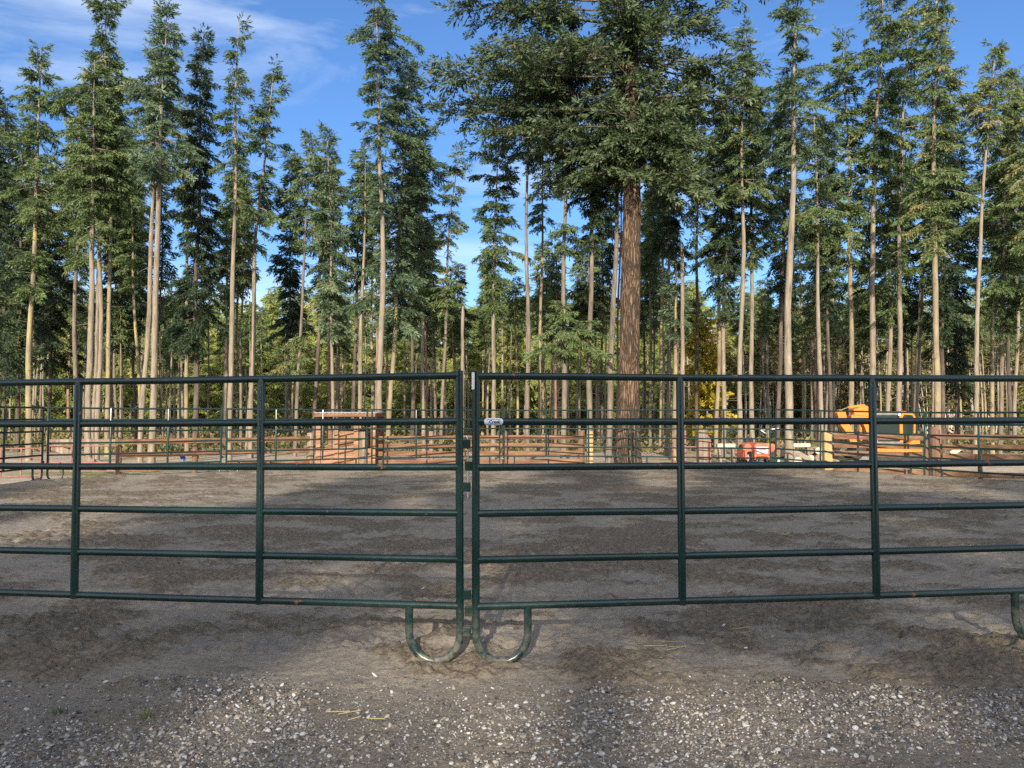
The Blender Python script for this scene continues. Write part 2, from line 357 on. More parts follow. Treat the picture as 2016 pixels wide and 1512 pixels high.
def dirt_mat():
    m = bpy.data.materials.new('arena_dirt'); m.use_nodes = True; t = m.node_tree; b = t.nodes['Principled BSDF']
    b.inputs['Roughness'].default_value = .95; b.inputs['Specular IOR Level'].default_value = .12
    c = t.nodes.new('ShaderNodeTexCoord')
    def noise(s, d=6):
        n = t.nodes.new('ShaderNodeTexNoise'); n.inputs['Scale'].default_value = s; n.inputs['Detail'].default_value = d; n.inputs['Roughness'].default_value = .65
        t.links.new(c.outputs['Object'], n.inputs['Vector']); return n
    def ramp(src, p0, c0, p1, c1):
        r = t.nodes.new('ShaderNodeValToRGB'); e = r.color_ramp.elements; e[0].position = p0; e[0].color = (*c0, 1); e[1].position = p1; e[1].color = (*c1, 1); t.links.new(src, r.inputs[0]); return r
    at_ = t.nodes.new('ShaderNodeAttribute'); at_.attribute_name = 'clod'
    ad = t.nodes.new('ShaderNodeMath'); ad.operation = 'MULTIPLY_ADD'; ad.inputs[1].default_value = 1.5; n0 = noise(13, 8); t.links.new(n0.outputs[0], ad.inputs[0]); 
    sb = t.nodes.new('ShaderNodeMath'); sb.operation = 'SUBTRACT'; sb.inputs[1].default_value = .62; t.links.new(at_.outputs['Fac'], sb.inputs[0]); t.links.new(sb.outputs[0], ad.inputs[2])
    dry = ramp(noise(2.1).outputs[0], .3, (.225, .198, .160), .7, (.30, .268, .222))
    wet = ramp(noise(30, 8).outputs[0], .3, (.092, .077, .057), .7, (.225, .19, .145))
    mxn = t.nodes.new('ShaderNodeMixRGB'); t.links.new(ad.outputs[0], mxn.inputs[0]); mxn.use_clamp = True
    t.links.new(dry.outputs[0], mxn.inputs[1]); t.links.new(wet.outputs[0], mxn.inputs[2])
    ay = t.nodes.new('ShaderNodeAttribute'); ay.attribute_name = 'yard'
    gcol = ramp(noise(95, 4).outputs[0], .34, (.105, .088, .068), .66, (.27, .238, .195))
    m2 = t.nodes.new('ShaderNodeMixRGB'); 
    fm = t.nodes.new('ShaderNodeMath'); fm.operation = 'MULTIPLY'; fm.inputs[1].default_value = .75; t.links.new(ay.outputs['Fac'], fm.inputs[0])
    t.links.new(fm.outputs[0], m2.inputs[0]); t.links.new(mxn.outputs[0], m2.inputs[1]); t.links.new(gcol.outputs[0], m2.inputs[2])
    sp = ramp(noise(46, 9).outputs[0], .36, (.42, .40, .38), .50, (1, 1, 1)); mm = t.nodes.new('ShaderNodeMixRGB'); mm.blend_type = 'MULTIPLY'; mm.inputs[0].default_value = .55
    t.links.new(m2.outputs[0], mm.inputs[1]); t.links.new(sp.outputs[0], mm.inputs[2])
    t.links.new(mm.outputs[0], b.inputs['Base Color'])
    bn = t.nodes.new('ShaderNodeBump'); bn.inputs['Strength'].default_value = 1; bn.inputs['Distance'].default_value = .012
    t.links.new(noise(70, 6).outputs[0], bn.inputs['Height']); t.links.new(bn.outputs[0], b.inputs['Normal'])
    return m
dirt_sheet()

def terrain():
    n = 170
    a = np.linspace(-1, 1, n); g = np.sign(a)*np.abs(a)**2.2*420
    X, Y = np.meshgrid(g, g); Y = Y + 20
    Z = -.075 + .05*(fbm(X*.3, Y*.3, 9, 3)-.5)*sstep(18, 26, np.hypot(X, Y)) + 16*sstep(60, 200, Y) + 4*sstep(60, 200, np.abs(X))
    V = np.stack([X, Y, Z], -1).reshape(-1, 3); idx = np.arange(n*n).reshape(n, n)
    Q = np.stack([idx[:-1, :-1], idx[:-1, 1:], idx[1:, 1:], idx[1:, :-1]], -1).reshape(-1, 4)
    m = bpy.data.materials.new('pasture_ground'); m.use_nodes = True; t = m.node_tree; b = t.nodes['Principled BSDF']; b.inputs['Roughness'].default_value = .95; b.inputs['Specular IOR Level'].default_value = .1
    c = t.nodes.new('ShaderNodeTexCoord')
    def noise(s, d=6):
        nn = t.nodes.new('ShaderNodeTexNoise'); nn.inputs['Scale'].default_value = s; nn.inputs['Detail'].default_value = d; t.links.new(c.outputs['Object'], nn.inputs['Vector']); return nn
    def ramp(src, p0, c0, p1, c1):
        r = t.nodes.new('ShaderNodeValToRGB'); e = r.color_ramp.elements; e[0].position = p0; e[0].color = (*c0, 1); e[1].position = p1; e[1].color = (*c1, 1); t.links.new(src, r.inputs[0]); return r
    soil = ramp(noise(3).outputs[0], .3, (.30, .245, .18), .7, (.50, .43, .34))
    gr = ramp(noise(6).outputs[0], .3, (.13, .15, .045), .7, (.26, .25, .10))
    f = ramp(noise(.16, 5).outputs[0], .50, (0, 0, 0), .62, (1, 1, 1))
    x = t.nodes.new('ShaderNodeMixRGB'); t.links.new(f.outputs[0], x.inputs[0]); t.links.new(soil.outputs[0], x.inputs[1]); t.links.new(gr.outputs[0], x.inputs[2]); t.links.new(x.outputs[0], b.inputs['Base Color'])
    bn = t.nodes.new('ShaderNodeBump'); bn.inputs['Strength'].default_value = .6; bn.inputs['Distance'].default_value = .05; t.links.new(noise(14).outputs[0], bn.inputs['Height']); t.links.new(bn.outputs[0], b.inputs['Normal'])
    me = np_mesh('terrain', V, Q, [m], smooth=True)
    tag(link('terrain', me), 'pale dry soil and grass under and beyond the trees', 'ground', kind='structure')
terrain()

# ------------------------------------------------------------------ gravel
def ico(sub):
    import bmesh
    bm = bmesh.new(); bmesh.ops.create_icosphere(bm, subdivisions=sub, radius=1)
    v = np.array([x.co[:] for x in bm.verts]); f = np.array([[q.index for q in x.verts] for x in bm.faces]); bm.free(); return v, f
def gravel():
    g = np.random.default_rng(11)
    v1, f1 = ico(2); v2, f2 = ico(1)
    def protos(v, n):
        out_ = []
        for k in range(n):
            dirs = g.normal(size=(7, 3)); dirs /= np.linalg.norm(dirs, axis=1)[:, None]; off = g.uniform(.62, .95, 7)
            p = v.copy()
            for d_, o_ in zip(dirs, off):
                s_ = p@d_; ex = np.clip(s_-o_, 0, None); p = p - ex[:, None]*d_*.85
            out_.append(p*np.array([1, g.uniform(.65, .95), g.uniform(.42, .7)]))
        return out_
    P1, P2 = protos(v1, 10), protos(v2, 8)
    VV, FF, TT = [], [], []; base = 0
    def place(n, r0, r1, ylo, yhi, dens, P, f, dark):
        nonlocal base
        x = (g.random(n)*2-1)*3.4; y = ylo + (yhi-ylo)*g.random(n)
        keep = g.random(n) < dens(x, y); x, y = x[keep], y[keep]
        z, _, _ = ground_z(x, y)
        rr = r0*(r1/r0)**(g.random(len(x))**2.2)
        for i in range(len(x)):
            p = P[g.integers(len(P))]; a = g.random()*6.283; tl = g.normal(0, .28, 2)
            c_, s_ = math.cos(a), math.sin(a)
            q = p*rr[i]; q = np.stack([q[:, 0]*c_-q[:, 1]*s_, q[:, 0]*s_+q[:, 1]*c_, q[:, 2]], 1)
            q[:, 2] += tl[0]*q[:, 0] + tl[1]*q[:, 1]
            q += np.array([x[i], y[i], z[i] + rr[i]*.16])
            VV.append(q); FF.append(f+base); base += len(q)
            TT.append(np.full(len(f), np.clip(g.beta(1.7, 1.6)*(1 if g.random() > dark else .35) , 0, 1)))
    edge = lambda x, y: sstep(4.15, 3.75, y + .5*(fbm(x*1.1+3, y*.9, 71, 3)-.5))
    heap = lambda x, y: np.clip(sstep(.42, .62, fbm(x*1.4+1.7, y*1.9, 77, 3)) + .75*np.exp(-((x-.35)/.95)**2-((y-3.55)/.30)**2) + .5*np.exp(-((x+.75)/.45)**2-((y-3.25)/.2)**2)+.35*np.exp(-((x-1.7)/.7)**2-((y-3.6)/.3)**2), 0, 1)
    place(26000, .005, .0165, 2.45, 4.3, lambda x, y: edge(x, y)*(.10+.85*heap(x, y)**1.3), P1, f1, .14)
    place(52000, .0032, .0085, 2.45, 4.4, lambda x, y: edge(x, y)*(.28+.72*heap(x, y)**1.2), P2, f2, .22)
    place(700, .006, .022, 3.8, 6.5, lambda x, y: np.exp(-(y-3.8)*1.3)*.5, P1, f1, .1)
    V = np.concatenate(VV); Fc = np.concatenate(FF); T = np.concatenate(TT)
    m = leaf_mat('river_gravel', [(0, (.055, .052, .050)), (.18, (.115, .112, .112)), (.36, (.20, .20, .20)), (.52, (.29, .26, .21)), (.72, (.36, .37, .385)), (1, (.62, .60, .56))], trans=0, rough=.7)
    me = np_mesh('gravel', V, Fc, [m], tint=T, smooth=False)
    o = link('gravel', me); tag(o, 'grey and white pebbles strewn over the near ground', 'gravel', kind='stuff')
    me.polygons.foreach_set('use_smooth', np.ones(len(me.polygons), bool)); me.set_sharp_from_angle(angle=R(45))
gravel()

def straw():
    mb = MB(); r = random.Random(4)
    for px, py, n in ((1500, 1040, 7), (1545, 1052, 5), (1620, 1056, 3), (660, 1405, 4), (1300, 1255, 6), (1420, 1235, 3)):
        d = EYE*F/(py-HORIZON); x = (px-CX)/F*d
        for _ in range(n):
            a = r.uniform(-.5, .5); l = r.uniform(.05, .14); ox, oy = x+r.gauss(0, .10), d+r.gauss(0, .10)
            z = float(ground_z(np.array([ox]), np.array([oy]))[0][0])+.012
            mb.tube([(ox, oy, z), (ox+l*math.cos(a), oy+l*math.sin(a), z+.008)], .0022, 4)
    tag(mb.build('straw', M['straw']), 'a few pale straw stalks lying on the arena dirt', 'straw', kind='stuff')
straw()

def grass_tuft(px, py, label):
    d = EYE*F/(py-HORIZON); x = (px-CX)/F*d; r = random.Random(px); z = float(ground_z(np.array([x]), np.array([d]))[0][0])
    V, Q, T = [], [], []
    for i in range(34):
        a = r.uniform(0, 6.28); l = r.uniform(.02, .055); ox, oy = r.gauss(0, .016), r.gauss(0, .016); wv = Vector((-math.sin(a), math.cos(a), 0))*.0016
        b = Vector((ox, oy, -.004)); mid = b+Vector((math.cos(a)*l*.3, math.sin(a)*l*.3, l*.7)); tip = b+Vector((math.cos(a)*l*.8, math.sin(a)*l*.8, l))
        k = len(V); V += [b-wv, b+wv, mid+wv*.7, mid-wv*.7, tip+wv*.1, tip-wv*.1]; Q += [(k, k+1, k+2, k+3), (k+3, k+2, k+4, k+5)]; T += [r.random()]*2
    o = link('grass_tuft', np_mesh('grass_tuft', np.array([v[:] for v in V]), np.array(Q), [M['grass']], tint=np.array(T)), loc=(x, d, z))
    tag(o, label, 'grass tuft')
grass_tuft(130, 1388, 'small green grass tuft growing in the gravel near left edge')
grass_tuft(300, 1398, 'sparse grass sprig in the gravel below the left gate section')

# ------------------------------------------------------------------ pipe panels
PR = .0205
RAILS = [.312 + k*.2555 for k in range(6)]
PH = RAILS[-1]
def foot_curve(x, s):
    """end post: straight down, then a U that rises to the bottom rail (s = +1/-1 towards the panel middle)"""
    w_, pts = .29, [(x, 0, PH+.028), (x, 0, PH*.5), (x, 0, .16)]
    for k in range(1, 12):
        a = math.pi*k/12; pts.append((x + s*(w_/2)*(1-math.cos(a)), 0, .16 - .155*math.sin(a)))
    pts += [(x + s*w_, 0, .16), (x + s*w_, 0, RAILS[0]-.006)]
    return pts
def panel(label, P0, P1, near=False, group=None, tilt=None):
    """six-rail livestock panel from P0 to P1 (ground points), local x along it"""
    P0, P1 = Vector(P0), Vector(P1); d = P1-P0; Ln = d.length
    x = d.normalized(); yv = Vector((0, 0, 1)).cross(x).normalized(); zv = x.cross(yv)
    root = thing('pipe_panel', label, 'fence panel', P0, group)
    root.rotation_euler = Matrix((x, yv, zv)).transposed().to_euler()
    sd_ = 14 if near else 8; m = M['pipe']
    e0, e1 = (0, Ln) if near else (.03, Ln-.03)
    for z in RAILS:
        mb = MB(); n = 7
        sg = .006 if near else .012
        mb.tube([(e0 + (e1-e0)*k/(n-1), rnd.uniform(-.002, .002), z - sg*math.sin(math.pi*k/(n-1))*rnd.uniform(.2, 1)) for k in range(n)], PR, sd_)
        mb.build('rail', m, root)
    for xx, s in ((e0, 1), (e1, -1)):
        mb = MB(); mb.tube(foot_curve(xx, s), PR*1.08, sd_+2); mb.build('end_post', m, root)
    ups = ((e0 + (e1-e0)*k/3) for k in (1, 2))
    for xx in ups:
        mb = MB(); mb.tube([(xx, -.006, RAILS[0]-.022), (xx, -.010, RAILS[0]+.05), (xx, -.010, PH-.03), (xx, -.004, PH-.002)], [PR*1.05, PR*1.1, PR*1.1, PR*.9], sd_); mb.build('upright', m, root)
    return root
def lug(root, x, z, s, label=None):
    mb = MB(); a, b = sorted((x, x+s*.062)); mb.box((a, -.011, z-.026), (b, .011, z+.026)); o = mb.build('lug', M['pipe'], root, False)
    bv = o.modifiers.new('edge', 'BEVEL'); bv.width = .003; bv.segments = 2

# near sections: ends measured from the picture
def top_end(px, py_top, Y): p = at(px, py_top, Y); return p
GL, GR = at(907, 740, 4.31), at(938, 740, 4.31)
def near_end(px, y_top, Y):
    p = at(px, y_top, Y); return Vector((p.x, p.y, p.z-PH))
YL = 4.31*451/410.0
L0, L1 = near_end(0, 753, YL), near_end(907.5, 739.5, 4.31)
dirl = (L0-L1); L0 = L1 + dirl.normalized()*3.53
r_far = near_end(2016, 745, 4.31*452/416.0); R0 = near_end(938, 740.5, 4.31)
R1 = R0 + (r_far-R0).normalized()*3.53
left_gate = panel('left half of the near green gate, rust-spotted, six rails', L0, L1, True)
right_gate = panel('right half of the near green gate, with oval sticker on its second rail', R0, R1, True)
xl = 3.53
for z in (1.207-.0, 1.018-.05): lug(left_gate, xl, z, 1)
for z in (.375, .175): lug(left_gate, xl, z, 1)
lug(right_gate, 0, 1.088, -1); lug(right_gate, 0, .288, -1)
mb = MB(); mb.tube([(xl+.048, 0, .91), (xl+.048, 0, 1.235), (xl+.040, 0, 1.25), (xl+.03, 0, 1.248)], .0062, 8); mb.build('latch_pin', M['pin'], left_gate)
# sticker on the right gate
def sticker():
    z = RAILS[4]; cx_, hw, hh = .098, .052, .0245; rr = PR+.0022
    mb = MB(); N = 40
    def pt(x, zz, r_=rr):          # wrap on the pipe
        a = zz/rr; return (x, -math.cos(a)*r_, z + math.sin(a)*r_)
    rows_ = 10; 
    for i in range(rows_):
        t0, t1 = -1+2*i/rows_, -1+2*(i+1)/rows_
        def wdt(t): return hw*(1-abs(t)**3.2)**.5*.999 + .001
        vs = []
        for t in (t0, t1):
            for k in range(9): vs.append(pt(cx_ + wdt(t)*(-1+2*k/8), t*hh*1.12))
        mb.add(vs, [(k, k+1, 10+k, 9+k) for k in range(8)])
    o = mb.build('sticker', M['sticker'], right_gate)
    # lettering
    def text(s_, size, x, zz, m, rot=0):
        cu = bpy.data.curves.new('lettering', 'FONT'); cu.body = s_; cu.size = size; cu.align_x = 'CENTER'; cu.align_y = 'CENTER'; cu.extrude = .0003; cu.offset = .0006
        to = bpy.data.objects.new('lettering', cu); COL.objects.link(to); to.parent = o
        to.location = (x, -rr-.0012, z+zz); to.rotation_euler = (math.pi/2, -rot, 0); cu.materials.append(m)
        bpy.context.view_layer.update(); me = bpy.data.meshes.new_from_object(to.evaluated_get(bpy.context.evaluated_depsgraph_get())); mo = link('lettering', me, o)
        mo.location = to.location; mo.rotation_euler = to.rotation_euler; bpy.data.objects.remove(to); mo.name = 'lettering'; return mo
    text('Creek', .025, cx_+.006, -.001, M['ink_blue'])
    mb2 = MB()                      # the illegible arched first line, as dark letter-sized strokes
    rr_ = random.Random(2)
    for k in range(13):
        u = -1+2*k/12; xx = cx_+u*.036; zz = .0145-.004*u*u
        h_ = rr_.uniform(.003, .006); p = pt(xx, zz); y = p[1]-.001
        mb2.box((xx-.0019, y, p[2]-h_/2), (xx+.0016, y+.0006, p[2]+h_/2))
    mb2.build('lettering_line', M['ink_dark'], o, False)
    mb3 = MB(); ps = []
    for k in range(13):
        u = k/12; ps.append((cx_-.033+u*.028, -rr-.0003+abs(.011)*.0, z-.0095-.004*math.sin(u*3.1)))
    mb3.tube(ps, [.0008+.0032*math.sin(math.pi*k/12) for k in range(13)], 6); mb3.build('swoosh', M['ink_sky'], o)
sticker()
mb = MB(); mb.box((-PR*1.08-.0025, -.016, PH-.075), (-PR*.45, -PR*1.08-.003, PH+.02)); mb.build('tape', M['sticker'], right_gate, False)

# far sections
far_labels = ['far green pipe panel at left edge, running towards the camera', 'far green pipe panel in front of the red pipe gate',
              'far green pipe panel ending at the wooden shed', 'far green pipe panel just right of the shed', 'far green pipe panel ending at the huge trunk, seen right of the gate posts',
              'far green pipe panel from the huge trunk to the red tractor', 'far green pipe panel in front of the orange excavator',
              'far green pipe panel at right edge, right of the excavator']
for k in range(8):
    (x0, y0), (x1, y1) = J[k], J[k+1]
    a, b = Vector((x0, y0, 0)), Vector((x1, y1, 0)); u = (b-a).normalized()*.035
    zz = {7: -.09, 6: -.05}.get(k, 0)
    a.z = {7: -.10}.get(k, 0); b.z = {6: -.10, 7: -.11}.get(k, 0)
    p = panel(far_labels[k], a+u, b-u, False, 'far round-pen panels')
    Ln = (b-a).length-.07
    for z in (1.3, 1.0, .42): lug(p, Ln-.03, z, 1)

# ------------------------------------------------------------------ board fences, posts
def local(root, p): return Vector(p)-Vector(root.location)
def board_fence(label, x0, d0, x1, d1, boards, posts, bm='cedar', group='cedar board fences', lowmat=None):
    A = Vector(((x0-CX)/F*d0, d0, 0)); B = Vector(((x1-CX)/F*d1, d1, 0))
    root = thing('board_fence', label, 'fence', A, group)
    D = B-A; n = D.cross(Vector((0, 0, 1))).normalized()
    if n.y > 0: n = -n
    ts = [p[0] for p in posts]
    for z, h in boards:
        cuts = sorted({0.0, 1.0, *[t for t in ts if .02 < t < .98]})
        mb = MB()
        for a, b in zip(cuts[:-1], cuts[1:]):
            mb.plank(D*(a+.001)+Vector((0, 0, z+rnd.uniform(-.008, .008)))+n*.07, D*(b-.001)+Vector((0, 0, z+rnd.uniform(-.008, .008)))+n*.07, h, .035)
        mb.build('board', M[bm], root, False)
    for t, wd, ht, m in posts:
        mb = MB(); c = D*t
        r_ = random.Random(int(t*1000)+int(x0))
        mb.tube([(c.x+r_.uniform(-.01, .01), c.y, z) for z in (-.2, .2, ht*.6, ht-.01, ht)], [wd*.52, wd*.5, wd*.49, wd*.48, wd*.42], 9); mb.build('post', M[m], root)
    return root
board_fence('three-board brown fence between the red gate and the shed', 236, 19.2, 616, 22.2, [(.775, .13), (.445, .13), (.10, .14)],
            [(.0, .15, .86, 'brown_wood'), (.36, .14, .95, 'brown_wood'), (.70, .13, .92, 'brown_wood'), (.99, .22, .95, 'old_wood')])
board_fence('four-board cedar fence between the shed and the tan post', 738, 22.0, 1146, 22.9, [(.80, .12), (.57, .12), (.35, .13), (.11, .13)],
            [(.265, .15, .99, 'old_wood'), (.625, .16, .98, 'brown_wood'), (.995, .22, 1.0, 'brown_wood')])
board_fence('four-board cedar fence in front of the excavator', 1642, 19.7, 1822, 18.5, [(.90, .14), (.685, .13), (.475, .13), (.03, .2)],
            [(.99, .12, .9, 'brown_wood')], 'cedar')
board_fence('four-board cedar fence at right edge, right of the excavator', 1836, 18.4, 2060, 17.2, [(.925, .12), (.69, .13), (.46, .15), (.06, .13)],
            [(.015, .24, 1.1, 'brown_wood'), (.42, .10, .9, 'brown_wood'), (.85, .10, .9, 'brown_wood')])
def post_thing(px, d, wd, ht, m, label):
    mb = MB(); r_ = random.Random(px)
    e = wd*.46
    mb.plank((0, 0, -.2), (0, 0, ht), wd, wd*.9, up=Vector((1, 0, 0)), bev=.1)
    o = mb.build('wooden_post', M[m], None, False, ((px-CX)/F*d, d, 0)); tag(o, label, 'post')
post_thing(1161, 22.7, .17, .98, 'tan_wood', 'square tan post at right end of the four-board fence')
post_thing(1627, 19.9, .215, 1.02, 'tan_wood', 'square tan post left of the grey post beside the excavator')
post_thing(1640, 19.95, .21, .98, 'old_wood', 'square grey weathered post where the excavator fence begins')
post_thing(1382, 22.6, .26, 1.05, 'old_wood', 'thick weathered stump post between the red rack and red panel')

# red pipe gate and red rails at the left
def red_gate(label, x0, d0, x1, d1, z0, z1, nrail, nup, brace):
    A = Vector(((x0-CX)/F*d0, d0, 0)); B = Vector(((x1-CX)/F*d1, d1, 0)); D = B-A
    root = thing('red_pipe_gate', label, 'gate', A)
    for k in range(nrail):
        z = z0 + (z1-z0)*k/(nrail-1); mb = MB(); mb.tube([Vector((0, 0, z)), D+Vector((0, 0, z))], .017, 8); mb.build('rail', M['red_pipe'], root)
    for k in range(nup):
        c = D*k/(nup-1); mb = MB(); mb.tube([c+Vector((0, -.004, z0-.02)), c+Vector((0, -.004, z1+.02))], .019, 8); mb.build('upright', M['red_pipe'], root)
    if brace:
        mb = MB(); n = D.cross(Vector((0, 0, 1))).normalized()*-.06
        mb.plank(D*.02+Vector((0, 0, z1-.02))+n, D*.98+Vector((0, 0, z0+.02))+n, .16, .03); mb.build('diagonal_brace', M['old_wood'], root, False)
        mb = MB(); mb.plank(Vector((-.1, 0, z1+.10))+n, D*1.0+Vector((0, 0, z1+.10))+n, .13, .03); mb.build('top_board', M['old_wood'], root, False)
    return root
red_gate('faded red pipe gate with a grey diagonal plank', 99, 19.3, 232, 19.3, .04, .67, 4, 4, True)
red_gate('faded red pipe rails at left edge, left of the red gate', -160, 17.6, 84, 18.6, -.02, .64, 4, 7, False)

# ------------------------------------------------------------------ shed
def shed():
    d = 21.6; k = d/F
    base = Vector(((680-CX)*k, d, 0)); root = thing('wooden_shed', 'small open-fronted cedar shed with a flat metal roof', 'shed', base)
    def X(px): return (px-680)*k
    def Z(py): return at(680, py, d).z
    D = 1.5
    for nm, px, y0, zt, wd, m in (('corner_post', 627, 0, 818, 9, 'cedar_light'), ('corner_post', 735, 0, 818, 9, 'cedar_light'), ('corner_post', 627, D-.1, 818, 8, 'cedar'), ('corner_post', 735, D-.1, 818, 8, 'cedar'),
                                  ('door_post', 663, -.02, 846, 7.5, 'cedar_light'), ('door_post', 702, -.02, 818, 9, 'cedar_light'), ('door_post', 714, -.03, 850, 11, 'old_wood')):
        mb = MB(); mb.box((X(px-wd/2), y0, -.1), (X(px+wd/2), y0+wd*k, Z(zt))); mb.build(nm, M[m], root, False)
    mb = MB()
    for a, b in ((883, 893), (893.6, 903), (903.6, 914)): mb.box((X(632), .03, Z(b)), (X(732), .065, Z(a)))
    mb.build('front_boards', M['cedar_light'], root, False)
    mb = MB()
    for i in range(7): mb.box((X(668+i*4.4), .10, .2), (X(672.2+i*4.4), .125, Z(849)))
    mb.build('door', M['cedar_light'], root, False)
    mb = MB(); mb.plank((X(668), .085, Z(876)), (X(698), .085, Z(870)), .13, .025); mb.build('door_brace', M['brown_wood'], root, False)
    mb = MB(); mb.box((X(660), D-.08, 0), (X(738), D-.04, Z(846))); mb.build('back_wall', M['brown_wood'], root, False)
    mb = MB(); mb.box((X(733), .1, 0), (X(736), D-.1, Z(852))); mb.build('side_wall', M['cedar'], root, False)
    mb = MB(); zr = Z(820.5); zt = Z(813.5)
    mb.plank((X(622), -.16, (zr+zt)/2), (X(741), -.16, (zr+zt)/2), zt-zr, .03); mb.plank((X(622), D+.1, (zr+zt)/2), (X(741), D+.1, (zr+zt)/2), zt-zr, .03)
    for xx in (623, 740): mb.plank((X(xx), -.145, (zr+zt)/2), (X(xx), D+.085, (zr+zt)/2), zt-zr, .03)
    fa = mb.build('fascia', M['cedar'], root, False)
    n = 90; vs = []
    for yy, zo in ((-.2, .012), (D+.13, .05)):
        for i in range(n+1):
            u = i/n; vs.append((X(621)+(X(742)-X(621))*u, yy, zt+zo+.012*math.sin(u*n*math.pi/3)))
    m2 = MB(); m2.add(vs, [(i, i+1, n+2+i, n+1+i) for i in range(n)]); o = m2.build('roof', M['roof_metal'], root)
    so_ = o.modifiers.new('thickness', 'SOLIDIFY'); so_.thickness = .012
shed()

# ------------------------------------------------------------------ excavator
def excavator():
    d = 26.0; k = d/F; cxp = 1715
    base = Vector(((cxp-CX)*k, d, -.05)); root = thing('excavator', 'orange excavator with folded boom and glazed cab behind the cedar fence', 'excavator', base)
    def P(px, py): return ((px-cxp)*k, at(cxp, py, d).z+.05)
    def poly(*pts): return [P(*p) for p in pts]
    def part(name, m, pts, y0, y1, parent=root):
        mb = MB(); mb.prism(poly(*pts), y0, y1); o = mb.build(name, M[m], parent, False)
        bv = o.modifiers.new('edge', 'BEVEL'); bv.width = .018; bv.segments = 2; bv.limit_method = 'ANGLE'; return o
    def track(y0):
        pts = []
        for c_, s_ in ((1690, 1), (1788, -1)):
            for i in range(9):
                a = math.pi/2 + math.pi*i/8 if s_ == 1 else -math.pi/2 + math.pi*i/8
                pts.append((c_+9*math.cos(a), 896-9*math.sin(a)))
        part('track', 'black', pts, y0, y0+.42)
    track(-.75); track(.55)
    part('undercarriage', 'steel', [(1695, 890), (1785, 890), (1785, 900), (1695, 900)], -.3, .5)
    part('platform', 'orange', [(1698, 878), (1790, 878), (1790, 890), (1698, 890)], -.75, .85)
    part('engine_cover', 'orange', [(1752, 880), (1788, 880), (1788, 866), (1782, 862), (1766, 872), (1752, 878)], -.7, .7)
    # cab
    part('cab_base', 'steel', [(1703, 868), (1756, 868), (1756, 879), (1703, 879)], -.68, .45)
    g = part('cab_glass', 'cab_glass', [(1707, 817), (1778, 816), (1778, 852), (1770, 868), (1707, 868)], -.60, .38)
    for pts in ([(1701, 818), (1706, 813), (1706, 870), (1701, 878)], [(1751, 820), (1757, 814), (1757, 878), (1751, 878)]):
        part('cab_pillar', 'orange', pts, -.67, -.58); part('cab_pillar', 'orange', pts, .36, .45)
    part('cab_frame', 'orange', [(1752, 822), (1758, 812.5), (1778, 814.5), (1783, 823), (1781, 852), (1777.5, 852), (1779, 824), (1776, 818), (1760, 817), (1756, 824)], -.66, -.57)
    part('cab_roof', 'steel', [(1704, 818), (1710, 813), (1752, 813), (1754, 818)], -.66, .42)
    part('roof_hatch', 'orange', [(1760, 813), (1762, 809.5), (1772, 809.5), (1774, 813)], -.4, .2)
    mb = MB(); x_, z_ = P(1750, 816.5); mb.tube([(x_, -.69, z_), (x_, -.70, z_)], .045, 14); mb.build('work_lamp', M['lamp'], root)
    part('seat', 'black', [(1738, 866), (1741, 838), (1748, 838), (1752, 866)], -.35, .1)
    # boom, stick, bucket
    part('boom', 'orange', [(1704, 892), (1692, 892), (1683, 868), (1676, 842), (1668, 828), (1650, 827), (1650, 818), (1672, 812), (1686, 815), (1691, 822), (1697, 850)], -1.0, -.72)
    part('boom_knuckle', 'orange', [(1655, 818), (1654, 806), (1680, 799.5), (1686, 806), (1690, 820), (1680, 820)], -1.02, -.70)
    part('hydraulic_cylinder', 'orange', [(1646, 804.5), (1647, 800.5), (1678, 796.5), (1680, 801.5)], -.93, -.79)
    part('cylinder_rod', 'steel', [(1634, 808.5), (1634.5, 806.5), (1647, 802), (1647, 804)], -.88, -.84)
    part('stick', 'orange', [(1624, 814), (1629, 806.5), (1640, 810), (1642, 822), (1656, 855), (1663, 874), (1650, 874), (1640, 850), (1630, 836)], -.98, -.74)
    part('bucket_link', 'steel', [(1652, 836), (1655, 834), (1646, 850), (1643, 848)], -.92, -.8)
    bk = [(1646, 868), (1664, 868), (1672, 880), (1668, 894), (1655, 900), (1641, 895), (1650, 888), (1654, 880)]
    part('bucket', 'black', bk, -1.2, -.5)
    part('blade', 'steel', [(1664, 886), (1700, 886), (1700, 903), (1664, 903)], -.95, -.88)
excavator()

